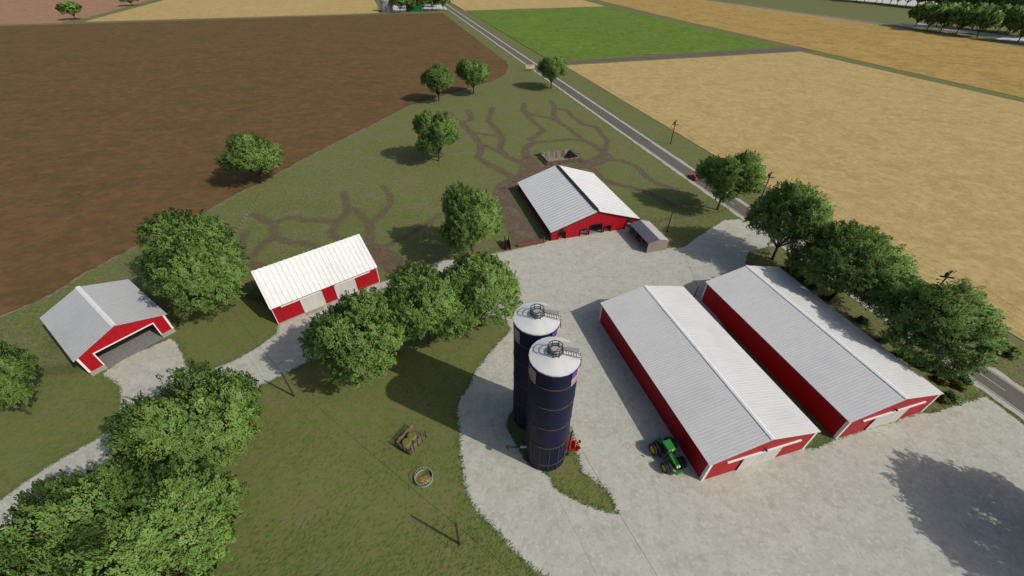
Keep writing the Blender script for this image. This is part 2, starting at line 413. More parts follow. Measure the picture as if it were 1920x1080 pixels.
# a grass sliver lies between the two long sheds
def yard_sdf(X, Y):
    s = sdf_poly(X, Y, YARD)
    s = np.minimum(s, -sdf_poly(X, Y, ISLE))
    return np.minimum(s, -sdf_poly(X, Y, STRIP))
xs = [p[0] for p in YARD]; ys = [p[1] for p in YARD]
sheet('gravel_yard', yard_sdf, (min(xs)-1, min(ys)-1, max(xs)+1, max(ys)+1), .7, .012, M['gravel'])

# trodden cow paths in the pasture
def zp(x0, y0, s, pts): return pix_poly([(x0+a/s, y0+b/s) for a, b in pts])
LINES = [(w, zp(420, 340, 6, l)) for w, l in [
    (2.0, [(340, 370), (450, 430), (560, 480), (560, 580), (600, 640), (750, 690), (950, 700), (1100, 760)]),
    (1.9, [(560, 470), (700, 415), (820, 405), (900, 440), (1100, 440), (1280, 455), (1380, 360), (1380, 240), (1350, 130)]),
    (1.9, [(1270, 470), (1220, 560), (1230, 610), (1330, 670)]),
    (2.0, [(1380, 300), (1480, 320), (1560, 410), (1640, 470), (1640, 600), (1650, 660), (1580, 720)]),
    (1.6, [(1640, 480), (1760, 380), (1880, 260), (1890, 200), (1840, 120), (1790, 60)]),
    (2.0, [(560, 600), (470, 680), (360, 790), (290, 870), (180, 870), (170, 800), (200, 690), (240, 580)]),
    (2.4, [(300, 920), (420, 970), (520, 1040)]),
    (3.2, [(1600, 720), (1750, 760), (1900, 860), (2000, 930)]), (3.0, [(1650, 830), (1780, 930), (1950, 1010)]),
    (1.5, [(1790, 750), (1900, 690), (2050, 620), (2300, 470), (2420, 370)])]]
LINES += [(w, zp(820, 180, 5.3333, l)) for w, l in [
    (2.6, [(110, 165), (150, 215), (240, 270), (300, 330), (360, 390), (420, 480), (440, 550), (400, 610), (500, 680), (620, 740), (740, 810)]),
    (2.4, [(300, 140), (340, 200), (330, 240), (240, 270)]),
    (2.5, [(555, 120), (520, 190), (510, 250), (570, 310), (640, 390), (650, 450), (620, 540), (700, 610), (800, 650), (880, 700)]),
    (1.8, [(340, 360), (450, 380), (560, 395), (640, 400)]), (2.0, [(430, 480), (530, 515), (620, 560)]),
    (2.4, [(865, 75), (860, 150), (920, 220), (1000, 290), (1060, 345), (1000, 390), (920, 430), (980, 460), (1150, 450), (1300, 435), (1450, 440), (1560, 490), (1640, 550), (1720, 600), (1640, 660), (1480, 680), (1380, 700), (1290, 720)]),
    (1.9, [(880, 150), (970, 195), (1100, 215), (1220, 265), (1340, 345), (1430, 420)]),
    (2.2, [(1130, 50), (1170, 100), (1160, 190), (1200, 250)]), (1.9, [(1180, 120), (1300, 145), (1360, 215), (1470, 290), (1590, 310), (1650, 390), (1700, 450), (1680, 540), (1640, 600)]),
    (3.0, [(940, 470), (880, 530), (890, 600), (960, 650), (1040, 700)]), (2.0, [(1640, 640), (1760, 640), (1860, 650), (1980, 700), (2080, 800), (2200, 880), (2380, 930)]),
    (2.2, [(1500, 690), (1580, 750), (1640, 830), (1780, 880), (1920, 910), (2060, 950), (2200, 1010), (2350, 1090)])]]
AREAS = [zp(820, 180, 5.3333, [(860, 520), (960, 660), (1100, 690), (1230, 740), (900, 900), (720, 960), (800, 1100), (900, 1250), (1040, 1420), (860, 1490), (760, 1470), (640, 1200), (560, 960), (600, 890), (720, 830), (800, 790), (840, 690)]),
    zp(820, 180, 5.3333, [(1330, 700), (1480, 650), (1580, 610), (1700, 560), (1750, 620), (1620, 690), (1480, 720), (1380, 730)]),
    zp(720, 430, 6, [(-60, 180), (60, 240), (180, 320), (300, 400), (180, 470), (120, 440), (-60, 340)])]
HOLES = [zp(820, 180, 5.3333, [(1000, 510), (1200, 490), (1400, 475), (1540, 545), (1580, 600), (1420, 640), (1280, 675), (1110, 690), (1040, 640)])]
def path_sdf(X, Y):
    s = np.full(X.shape, -9.0)
    for w, l in LINES: s = np.maximum(s, w*.43-seg_dist(X, Y, l, False))
    for a in AREAS: s = np.maximum(s, sdf_poly(X, Y, a))
    for h in HOLES: s = np.minimum(s, -sdf_poly(X, Y, h))
    return s
sheet('cow_path', path_sdf, (-82, 70, 66, 226), .7, .006, M['cowpath'])

M['lawn'] = ground_mat('mown_lawn', (0.138, 0.150, 0.050), [
    (.04, .42, .62, (0.124, 0.143, 0.044), 3), (.14, .45, .62, (0.150, 0.143, 0.058), 4), (.5, .47, .63, (0.115, 0.145, 0.035), 4), (1.5, .5, .68, (0.158, 0.146, 0.066), 4), (2.2, .53, .7, (0.096, 0.117, 0.028), 3)], sdf=(3.0, 1.6))
LAWN = pix_poly([(-250, 720), (40, 700), (150, 690), (260, 640), (330, 600), (350, 560), (440, 545), (520, 570), (620, 560), (700, 540), (800, 530), (960, 560), (1010, 740), (1100, 760), (1110, 850), (1170, 950), (1150, 1250), (-300, 1250)])
lx_ = [p[0] for p in LAWN]; ly_ = [p[1] for p in LAWN]
sheet('lawn', lambda X, Y: sdf_poly(X, Y, LAWN), (min(lx_)-2, min(ly_)-2, max(lx_)+2, max(ly_)+2), 1.2, .003, M['lawn'], 2.5)

# ploughed field on the left with a dusty ragged edge
PL = pix_poly([(-200, 690), (0, 592), (33, 580), (100, 550), (150, 517), (253, 462), (333, 423), (367, 407), (450, 360), (490, 342), (560, 303), (640, 262), (706, 230), (763, 200), (823, 182), (887, 163), (930, 150), (947, 140), (954, 127), (950, 115), (933, 103)])
TAIL = pix_poly([(830, 24), (640, 29), (0, 49)])+[(-900, 420), (-700, 100)]
rj = random.Random(5)
flat('field_margin', jag([(x+.45, y-.35) for x, y in PL], .9, .45, rj, False)+[(x, y+2) for x, y in TAIL], .005, M['verge'])
flat('ploughed_field', jag(PL, 1.1, .4, rj, False)+TAIL, .009, M['plough'])
flat('reddish_field', pix_poly([(0, 46), (113, 43), (163, 33), (283, 0)])+[(-560, 1100), (-1500, 1100), (-1500, 300)], .009, M['redsoil'])
def crop(name, pts, h, m, label, step=3.0, amp=.15):
    """a standing crop with a top sheet and a leafy edge"""
    pp = jag(pts, step, amp, rj); mb = MB()
    vs = [(x, y, h) for x, y in pp]
    mb.faces(vs, [tuple(t) for t in tessellate_polygon([[Vector(p) for p in vs]])])
    n = len(pp)
    for i in range(n):
        a, b = pp[i], pp[(i+1) % n]; mb.quad((*a, .002), (*b, .002), (*b, h), (*a, h))
    return tag(mb.build(name, m), label, 'crop field', kind='stuff')
crop('wheat_crop', pix_poly([(1058, 123), (1500, 97), (1920, 193)])+[(300, 80), (340, -80)]+[road_pt(-130, 16.5)], .12, M['wheat'], 'ripe tan wheat standing right of the road beyond the long sheds')
crop('golden_crop', pix_poly([(1497, 88), (1280, 39), (1120, 0)])+[(60, 930), (190, 930)]+pix_poly([(1323, 1), (1673, 50), (1920, 89)])+[(450, 205), (274, 205)], .12, M['gold'], 'deep golden crop beyond the grass strip at upper right')
crop('lush_crop', pix_poly([(877, 21), (1140, 13), (1460, 88), (1057, 114), (1022, 108), (990, 90)]), .25, M['lush'], 'bright green young crop beside the far stretch of road')
crop('tan_crop', pix_poly([(870, 20), (1133, 12), (1090, 0)])+[(90, 1000), (-180, 1000)], .5, M['wheat'], 'tan crop beyond the bright green field, right of the road')
crop('pale_crop', pix_poly([(160, 41), (640, 27), (710, 24), (707, 9)])+[(-290, 1000), (-620, 1000)]+pix_poly([(312, 0)]), .5, M['wheat'], 'pale tan crop beyond the ploughed field, left of the grey tower')
flat('dirt_track', jag(pix_poly([(1050, 122), (1280, 108), (1497, 96), (1530, 97), (1500, 87), (1280, 101), (1057, 116)]), 5, .4, rj), .006, M['track'])
flat('grove_yard', pix_poly([(714, 9), (716, 24), (760, 22.5), (800, 19.5), (838, 18), (842, 15), (830, 9)]), .010, M['pad'])
flat('far_yard', pix_poly([(1668, 48), (1725, 44), (1790, 53), (1885, 66), (1960, 75), (1960, 86), (1920, 81), (1885, 75), (1850, 75), (1881, 70.5), (1800, 59), (1735, 51)]), .008, M['pad'])
flat('far_slab', pix_poly([(1575, -2), (1600, -22), (1980, -14), (1980, 46), (1880, 28), (1757, 15.5), (1700, 10), (1640, 4)]), .008, M['pad'])
flat('far_lane', pix_poly([(1305, -3), (1500, 23), (1680, 47), (1800, 63), (1920, 82), (1980, 93), (1980, 96.5), (1920, 85.5), (1800, 66), (1680, 50), (1500, 26), (1310, 1)]), .012, M['rail_bed'])

# ------------------------------------------------------------------ buildings
def walls(w, L, h, rise, t=.16, front=(), back=(), left=True, right=True):
    mb = MB()
    def face(openings, y0):
        out = [(0, 0)]
        for a, b, z in openings: out += [(a, 0), (a, z), (b, z), (b, 0)]
        out += [(w, 0), (w, h), (w/2, h+rise), (0, h)]
        mb.prism(out, lambda a, b, k: (a, y0+k, b), t)
    face(front, 0); face(back, L-t)
    if left: mb.box((t/2, L/2, h/2), (t, L-2*t, h))
    if right: mb.box((w-t/2, L/2, h/2), (t, L-2*t, h))
    return mb
def rib_slope(mb, e0, e1, r0, r1, pitch, rw, rh, thick=.07):
    """ribbed sheet roof: e0->e1 along the eave, r0->r1 along the ridge"""
    e0, e1, r0, r1 = map(Vector, (e0, e1, r0, r1)); L = (e1-e0).length
    n = (e1-e0).cross(r0-e0).normalized()
    if n.z < 0: n = -n
    prof = []; k = max(1, round(L/pitch)); pt = L/k
    for i in range(k):
        a = i*pt
        prof += [(a, 0), (a+pt/2-rw/2, 0), (a+pt/2-rw/4, rh), (a+pt/2+rw/4, rh), (a+pt/2+rw/2, 0)]
    prof.append((L, 0)); vs = []; fs = []
    for s, o in prof: vs += [e0.lerp(e1, s/L)+n*o, r0.lerp(r1, s/L)+n*o]
    m = len(prof)
    for i in range(m-1): fs.append((2*i, 2*i+2, 2*i+3, 2*i+1))
    b = len(vs); vs += [e0-n*thick, e1-n*thick, r1-n*thick, r0-n*thick]
    fs.append((b, b+3, b+2, b+1))
    fs.append(tuple([2*i for i in range(m)])+(b+1, b))
    fs.append(tuple([2*i+1 for i in reversed(range(m))])+(b+3, b+2))
    fs.append((0, 1, b+3, b)); fs.append((2*m-2, b+1, b+2, 2*m-1))
    mb.faces(vs, fs)
def gable_roof(w, L, h, rise, ov, fo, pitch, rw=.07, rh=.035, gap=0.0):
    s = rise/(w/2); mb = MB(); up = .09
    for sg in (-1, 1):
        ex = -ov if sg < 0 else w+ov; rx = w/2+sg*gap
        ez = h-ov*s+up; rz = h+rise-gap*s+up
        rib_slope(mb, (ex, -fo, ez), (ex, L+fo, ez), (rx, -fo, rz), (rx, L+fo, rz), pitch, rw, rh)
    return mb
def ridge_cap(w, L, h, rise, fo, half, up=.14, th=.04):
    s = rise/(w/2); mb = MB(); z = h+rise+up
    mb.prism([(w/2-half, z-half*s), (w/2, z), (w/2+half, z-half*s), (w/2+half, z-half*s-th), (w/2, z-th), (w/2-half, z-half*s-th)], lambda a, b, k: (a, -fo-.02+k, b), L+2*fo+.04)
    return mb
def one(name, m, parent, fn, **kw):
    mb = MB(); fn(mb); return mb.build(name, m, parent, **kw)

def long_shed(x, y, yaw, label, door0, door1, eave_h):
    w, L, h, rise, ov, fo = 18.8, 35.75, eave_h, 2.3, .37, .19
    r = empty('long_shed', (x, y, .012), yaw, label, 'shed', 'two long red sheds')
    walls(w, L, h, rise).build('wall', M['red_fine'], r)
    gable_roof(w, L, h, rise, ov, fo, .50, .09, .026).build('roof', M['roof_grey'], r)
    ridge_cap(w, L, h, rise, fo, .34, .19).build('ridge_cap', M['white'], r)
    for cx, cy in ((0, 0), (w, 0), (0, L), (w, L)):
        sx, sy = (-1 if cx == 0 else 1), (-1 if cy == 0 else 1)
        def f(mb):
            mb.box((cx-sx*.17, cy+sy*.025, h/2-.03), (.46, .05, h-.06))
            mb.box((cx+sx*.025, cy-sy*.20, h/2-.03), (.05, .40, h-.06))
        one('corner_trim', M['white'], r, f)
    one('sliding_door', M['door_white'], r, lambda mb: mb.box(((door0+door1)/2, -.10, 1.92), (door1-door0, .08, 3.78)))
    one('door_rail', M['white'], r, lambda mb: mb.box((9.55, -.13, 4.0), (13.1, .22, .24)))
    one('door_edge', M['iron'], r, lambda mb: mb.box((door0-.06, -.09, 1.92), (.1, .1, 3.78)))
    def lampf(mb):
        mb.box((9.45, -.2, 4.45), (.3, .34, .2)); mb.tube([(9.45, -.1, 4.6), (9.45, -.4, 4.62)], .04)
    one('wall_lamp', M['iron'], r, lampf)
    # open strip under the left eave with rafter tails
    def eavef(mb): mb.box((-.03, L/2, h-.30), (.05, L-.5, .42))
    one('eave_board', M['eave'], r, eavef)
    for i in range(24): one('rafter_tail', M['rafter'], r, lambda mb: mb.box((-.10, .8+i*(L-1.6)/23, h-.16), (.12, .12, .16)))
    return r
long_shed(28.35, 29.49, .2765, 'long red shed with pale ribbed roof, the one the green tractor is parked against', 6.12, 12.95, 5.0)
long_shed(52.45, 36.30, .2785, 'long red shed with pale ribbed roof nearest the road and the row of shade trees', 6.08, 13.0, 5.1)

# cattle barn
w, L, h, rise = 26.03, 30.88, 2.72, 4.31
bx, by, bya = 10.5, 94.77, .279
BN = empty('cattle_barn', (bx, by, .012), bya, 'big red cattle barn with white roof, black ridge slot and fans over its doors', 'barn')
op = [(2.14, 4.08, 1.98), (8.46, 10.38, 2.0), (11.24, 14.8, 2.95), (15.62, 17.6, 1.96), (22.1, 23.95, 1.98)]
mb = walls(w, L, h, rise, front=op, back=op, left=False, right=False)
for sx in (.08, w-.08):
    mb.box((sx, L/2, .25), (.16, L-.32, .5)); mb.box((sx, L/2, h-.25), (.16, L-.32, .5))
mb.build('wall', M['red_wide'], BN)
for i in range(13):
    for sx in (.08, w-.08):
        one('wall_post', M['black'], BN, lambda mb: mb.box((sx, .3+i*(L-.6)/12, 1.36), (.2, .2, 1.74)))
gable_roof(w, L, h, rise, .23, .28, 1.28, .26, .09, gap=.42).build('roof', M['roof_barn'], BN)
one('ridge_slot', M['black'], BN, lambda mb: mb.prism([(w/2-.55, h+rise+.02), (w/2, h+rise+.12), (w/2+.55, h+rise+.02), (w/2+.55, h+rise-.22), (w/2-.55, h+rise-.22)], lambda a, b, k: (a, .9+k, b+.08), L-1.5))
def fasc(mb):
    s = rise/(w/2)
    for sg in (-1, 1):
        ex = -.26 if sg < 0 else w+.26; z = h-.26*s
        mb.prism([(ex, z), (w/2, h+rise), (w/2, h+rise-.3), (ex, z-.3)], lambda a, b, k: (a, -.34+k, b+.04), .08)
one('gable_trim', M['black'], BN, fasc)
for cx in (0, w): one('corner_trim', M['black'], BN, lambda mb: mb.box((cx, -.03, h/2-.02), (.34, .2, h-.3)))
for a, b, z in op:
    def fr(mb):
        mb.box((a-.09, -.03, z/2+.04), (.14, .26, z+.08)); mb.box((b+.09, -.03, z/2+.04), (.14, .26, z+.08)); mb.box(((a+b)/2, -.03, z+.06), (b-a+.04, .26, .13))
    one('door_frame', M['black'], BN, fr)
for fx in (3.15, 23.05):
    def fan(mb):
        mb.lathe([(.52, -.18), (.56, -.18), (.56, .12), (.50, .12), (.50, -.16)], 18)
        for k in range(6): mb.box((.25*math.cos(k*1.047), .25*math.sin(k*1.047), 0), (.44, .16, .03), rz=k*1.047, rx=.5)
        mb.lathe([(0, -.1), (.12, -.1), (.12, .1), (0, .1)], 10)
        for k in range(4): mb.box((0, 0, .14), (1.05, .025, .02), rz=k*.785)
    mb = MB(); fan(mb); o = mb.build('wall_fan', M['galv_dark'] if 'galv_dark' in M else M['iron'], BN); o.location = (fx, -.3, 2.72); o.rotation_euler = (rad(90), 0, 0)
one('floor', M['slab'], BN, lambda mb: mb.box((w/2, L/2, .01), (w-.4, L-.4, .02)))
def rails(mb):
    for x in (4.6, 8.2, 11.0, 15.1, 17.9, 21.6):
        for z in (.5, .9): mb.box((x, L/2, z), (.06, L-3, .06))
        for i in range(10): mb.box((x, 1.6+i*3.05, .5), (.08, .08, 1.0))
one('stall_rail', M['redpaint'], BN, rails)
for a, b, z in op[:2]+op[3:]:
    def scat(mb):
        for zz in (.35, .65, .95): mb.box(((a+b)/2, .5, zz), (b-a, .05, .05))
        for xx in (a+.1, (a+b)/2, b-.1): mb.box((xx, .5, .55), (.05, .06, 1.0))
    one('door_gate', M['redpaint'], BN, scat)
def flood(mb):
    mb.tube([(-.2, L-.3, 2.2), (-.2, L-.3, 3.2), (-1.7, L+.1, 3.35)], .05); mb.box((-1.8, L+.1, 3.3), (.4, .3, .16)); mb.tube([(-.45, L-.4, 3.1), (-.45, L-.4, .6)], .035); mb.lathe([(0, .3), (.25, .3), (.25, .7), (0, .7)], 10, (-.45, L-.4, 0))
one('yard_light', M['iron'], BN, flood)

# grey roofed garage
w, L, h, rise = 14.19, 18.97, 4.75, 2.68
GA = empty('garage', (-78.02, 49.07, .012), .952, 'red garage with grey steel roof and one wide open front beside the gravel lane', 'garage')
walls(w, L, h, rise, front=[(2.34, 11.9, 4.08)]).build('wall', M['red_wide2'] if 'red_wide2' in M else M['red_fine'], GA)
gable_roof(w, L, h, rise, .52, .27, .68, .34, .045).build('roof', M['roof_steel'], GA)
ridge_cap(w, L, h, rise, .27, .42, .24).build('ridge_cap', M['white'], GA)
def plinth(mb):
    mb.box((1.15, -.04, .5), (2.36, .10, 1.0)); mb.box((13.04, -.04, .5), (2.28, .10, 1.0))
    mb.box((-.03, L/2, .5), (.06, L, 1.0)); mb.box((w+.03, L/2, .5), (.06, L, 1.0))
one('plinth', M['concrete'], GA, plinth)
for cx in (0, w): one('corner_trim', M['white'], GA, lambda mb: mb.box((cx-(.1 if cx else -.1), -.05, 2.86), (.34, .12, 3.7)))
def frm(mb):
    mb.box((2.26, -.05, 2.62), (.18, .14, 3.2)); mb.box((11.98, -.05, 2.62), (.18, .14, 3.2)); mb.box((7.12, -.05, 4.17), (9.9, .16, .18))
one('door_frame', M['white'], GA, frm)
one('floor', M['slab'], GA, lambda mb: mb.box((w/2, L/2-.15, .012), (w-.4, L-.1, .024)))

# white roofed machine shed with two pairs of pale doors
Lx, D, sl, h = 22.76, 7.06, .729, 4.72
SH = empty('machine_shed', (-49.215, 62.6, .012), .668, 'red shed with steep white ribbed roof and two pale sliding doors along its side', 'shed')
mb = MB(); t = .16
mb.box((Lx/2, t/2, h/2), (Lx, t, h)); mb.box((Lx/2, 2*D-t/2, h/2), (Lx, t, h))
for x0 in (0, Lx-t): mb.prism([(t, 0), (2*D-t, 0), (2*D-t, h), (D, h+(D-t)*sl), (t, h)], lambda a, b, k: (x0+k, a, b), t)
mb.build('wall', M['red_wide'], SH)
mb = MB(); ov, so, up = .3, .25, .12
for sg in (0, 1):
    ey = -ov if sg == 0 else 2*D+ov; ez = h-ov*sl+up; rz = h+D*sl+up
    rib_slope(mb, (-so, ey, ez), (Lx+so, ey, ez), (-so, D, rz), (Lx+so, D, rz), 1.0, .3, .10)
mb.build('roof', M['roof_white'], SH)
one('plinth', M['concrete'], SH, lambda mb: mb.box((Lx/2, -.02, .17), (Lx+.1, .14, .34)))
for a, b in ((5.46, 10.1), (12.74, 17.43)):
    one('sliding_door', M['door_white'], SH, lambda mb: mb.box(((a+b)/2, -.14, 2.22), (b-a, .09, 3.8)))
for a, b in ((1.75, 9.95), (13.0, 21.1)):
    one('door_rail', M['white'], SH, lambda mb: mb.box(((a+b)/2, -.2, 4.22), (b-a, .22, .2)))
for a, b in ((5.46, 9.2), (13.5, 17.43)):
    one('door_step', M['concrete'], SH, lambda mb: mb.box(((a+b)/2, -.55, .05), (b-a, .9, .1)))
for cx in (0, Lx): one('corner_trim', M['white'], SH, lambda mb: mb.box((cx, -.03, h/2+.1), (.12, .14, h-.3)))

# small open fronted lean shed beside the barn
w, L, h, rise = 5.81, 9.99, 2.83, .84
OP = empty('open_shed', (34.91, 88.94, .012), .267, 'small beige shed open on its left side, standing beside the red barn', 'shed')
mb = MB(); t = .12
for y0 in (0, L-t): mb.prism([(0, 0), (w, 0), (w, h), (w/2, h+rise), (0, h)], lambda a, b, k: (a, y0+k, b), t)
mb.box((w-t/2, L/2, h/2), (t, L-2*t, h)); mb.build('wall', M['beige'], OP)
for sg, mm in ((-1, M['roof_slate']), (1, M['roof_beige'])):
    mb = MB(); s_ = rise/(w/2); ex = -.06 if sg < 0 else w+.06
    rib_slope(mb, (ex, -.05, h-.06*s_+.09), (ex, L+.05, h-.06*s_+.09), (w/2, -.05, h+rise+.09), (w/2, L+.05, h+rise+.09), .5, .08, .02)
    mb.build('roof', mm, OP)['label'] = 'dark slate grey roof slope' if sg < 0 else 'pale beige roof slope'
for yy in (3.28, 6.5, 9.6): one('post', M['rafter'], OP, lambda mb: mb.box((.1, yy, (h-.04)/2), (.16, .16, h-.04)))
one('eave_beam', M['rafter'], OP, lambda mb: mb.box((.1, L/2, h-.0), (.12, L-.3, .14)))

def at_local(root, p): return Matrix.Translation(root.location) @ Matrix.Rotation(root.rotation_euler[2], 4, 'Z') @ Vector(p)
# two small red machines kept under the open shed
def red_machine():
    r = empty('yard_sweeper')
    def body(mb):
        mb.box((0, 0, .55), (1.0, .75, .5), taper=(.8, .85)); mb.box((-.75, 0, .25), (.7, 1.2, .34), taper=(.8, .9))
    one('body', M['redpaint'], r, body, bevel=.05)
    one('seat', M['black'], r, lambda mb: (mb.box((.1, 0, .87), (.4, .44, .1)), mb.box((.3, 0, 1.12), (.1, .44, .45), ry=.15)), bevel=.03)
    def handle(mb): mb.tube([(-.3, 0, .8), (-.25, 0, 1.25)], .03); mb.lathe([(.2, 0), (.23, .02), (.2, .04), (.18, .02), (.2, 0)], 12, (-.25, 0, 1.24))
    one('steering_wheel', M['black'], r, handle)
    for sy in (-.45, .45):
        Mx = Matrix.Rotation(rad(90), 3, 'X')
        one('wheel', M['tyre'], r, lambda mb: mb.lathe([(0, -.1), (.2, -.1), (.3, -.08), (.3, .08), (.2, .1), (0, .1)], 14, (.35, sy, .3), Mx))
    return r
for k, (yy, lab) in enumerate(((7.6, 'small red ride-on sweeper under the open shed, the one farther from the yard'), (5.4, 'small red ride-on sweeper under the open shed, nearer the front of the yard'))):
    o = red_machine(); o.location = at_local(OP, (1.5, yy, .02)); o.rotation_euler = (0, 0, .267+.25)
    tag(o, lab, 'sweeper', 'red machines in the open shed')

# ------------------------------------------------------------------ silos
def silo(x, y, label, arm):
    r_, H = 3.135, 23.0
    r = empty('tower_silo', (x, y, .0), 0, label, 'silo', 'two tall dark blue silos')
    one('shell', M['navy'], r, lambda mb: mb.lathe([(r_, 0), (r_, H-.1)], 22), smooth=True)
    def roof(mb): mb.lathe([(r_-.1, H-.25), (r_+.05, H-.22), (r_+.06, H), (r_*.6, H+.30), (.9, H+.54), (0, H+.60)], 22)
    one('roof', M['silo_roof'], r, roof, smooth=True)
    for z in (1.75, 6.5, 11.3, 16.0, 20.05):
        one('band', M['band'], r, lambda mb: mb.lathe([(r_-.02, z-.1), (r_+.06, z-.08), (r_+.06, z+.08), (r_-.02, z+.1)], 22))
    def bars(mb):
        for k in range(14):
            a = rad(-98.8+12+k*360/14); mb.box(((r_+.03)*math.cos(a), (r_+.03)*math.sin(a), 3.25), (.08, .12, 6.5), rz=a)
    one('stave_bar', M['band'], r, bars)
    zc = H+.60
    def cage(mb):
        for z in (.18, .62, 1.08): mb.tube([(.92*math.cos(t), .92*math.sin(t), zc+z) for t in np.linspace(.25, 2*math.pi-.25, 19)], .06, 5)
        for k in range(8):
            t = .25+k*(2*math.pi-.5)/7; mb.tube([(.92*math.cos(t), .92*math.sin(t), zc-.35), (.92*math.cos(t), .92*math.sin(t), zc+1.1)], .05, 5)
    one('guard_cage', M['iron'], r, cage)
    one('hatch', M['hatch'], r, lambda mb: mb.lathe([(.62, -.2), (.62, .42), (.55, .5), (0, .54)], 18, (.02, 0, zc)), smooth=True)
    def box(mb): mb.hexa([(.55, .42, H+.6), (3.0, .30, H-.02), (3.0, 1.02, H-.02), (.55, 1.14, H+.55)], [(.55, .42, H+1.28), (3.05, .30, H+.95), (3.05, 1.12, H+.95), (.55, 1.24, H+1.32)])
    one('conveyor_cover', M['hatch'], r, box, bevel=.03)
    def ladder(mb):
        a, b = Vector((.9, 0, H+.8)), Vector((3.12, -.28, H+.34))
        for off in (-.42, .24): mb.tube([a+Vector((0, off, 0)), b+Vector((0, off, 0))], .045, 5)
        for k in range(7): p = a.lerp(b, (k+.3)/7); mb.tube([p+Vector((0, -.42, 0)), p+Vector((0, .24, 0))], .035, 5)
        mb.tube([b+Vector((0, -.42, .1)), b+Vector((.1, -.42, -1.6))], .045, 5); mb.tube([b+Vector((0, .24, .1)), b+Vector((.1, .24, -1.6))], .045, 5)
    one('roof_ladder', M['iron'], r, ladder)
    # flags painted on plates near the rim
    for a0, a1 in ((rad(-180), rad(-138)), (rad(-52), rad(-8))):
        mb = MB(); rr = r_+.035; z0, z1 = 20.5, 22.45; n = 8
        def pt(f, z):
            a = a0+(a1-a0)*f; return (rr*math.cos(a), rr*math.sin(a), z+.10*math.sin(f*6.3))
        for j in range(13):
            mb.m = j % 2
            for i in range(n): mb.quad(pt(i/n, z0+(z1-z0)*j/13), pt((i+1)/n, z0+(z1-z0)*j/13), pt((i+1)/n, z0+(z1-z0)*(j+1)/13), pt(i/n, z0+(z1-z0)*(j+1)/13))
        fl = mb.build('flag', [M['flag_red'], M['flag_white']], r, normals=False)
        mb = MB(); rr = r_+.045
        for i in range(4): mb.quad(pt(i/9, z0+(z1-z0)*6/13), pt((i+1)/9, z0+(z1-z0)*6/13), pt((i+1)/9, z1), pt(i/9, z1))
        mb.build('canton', M['flag_blue'], fl, normals=False)
        mb = MB(); rr = r_+.04; za, zb = 20.18, 20.36
        # the lettering under the flag is too small to read: a row of short white strokes
        for i in range(16):
            f0, f1 = (i+.08)/16, (i+.92)/16; mb.quad(pt(f0, za-.02), pt(f1, za-.02), pt(f1, zb), pt(f0, zb))
        mb.build('lettering', M['white'], r, normals=False)
    if arm:
        def armf(mb): mb.tube([(-3.05, -.75, 3.0), (-4.0, -.8, 3.0)], .2, 8)
        one('unloader_chute', M['galv'], r, armf)
        def arm2(mb): mb.tube([(-4.0, -.8, 3.0), (-5.7, -.86, 3.02)], .09, 8); mb.lathe([(0, -.42), (.3, -.34), (.36, 0), (.26, .2), (0, .24)], 8, (-5.8, -.86, 3.05))
        one('unloader_spout', M['iron'], r, arm2)
    return r
silo(5.257, 34.034, 'front dark blue tower silo with a spout arm low on its left side', True)
silo(3.364, 40.716, 'dark blue tower silo half hidden behind the other, next to the trees', False)

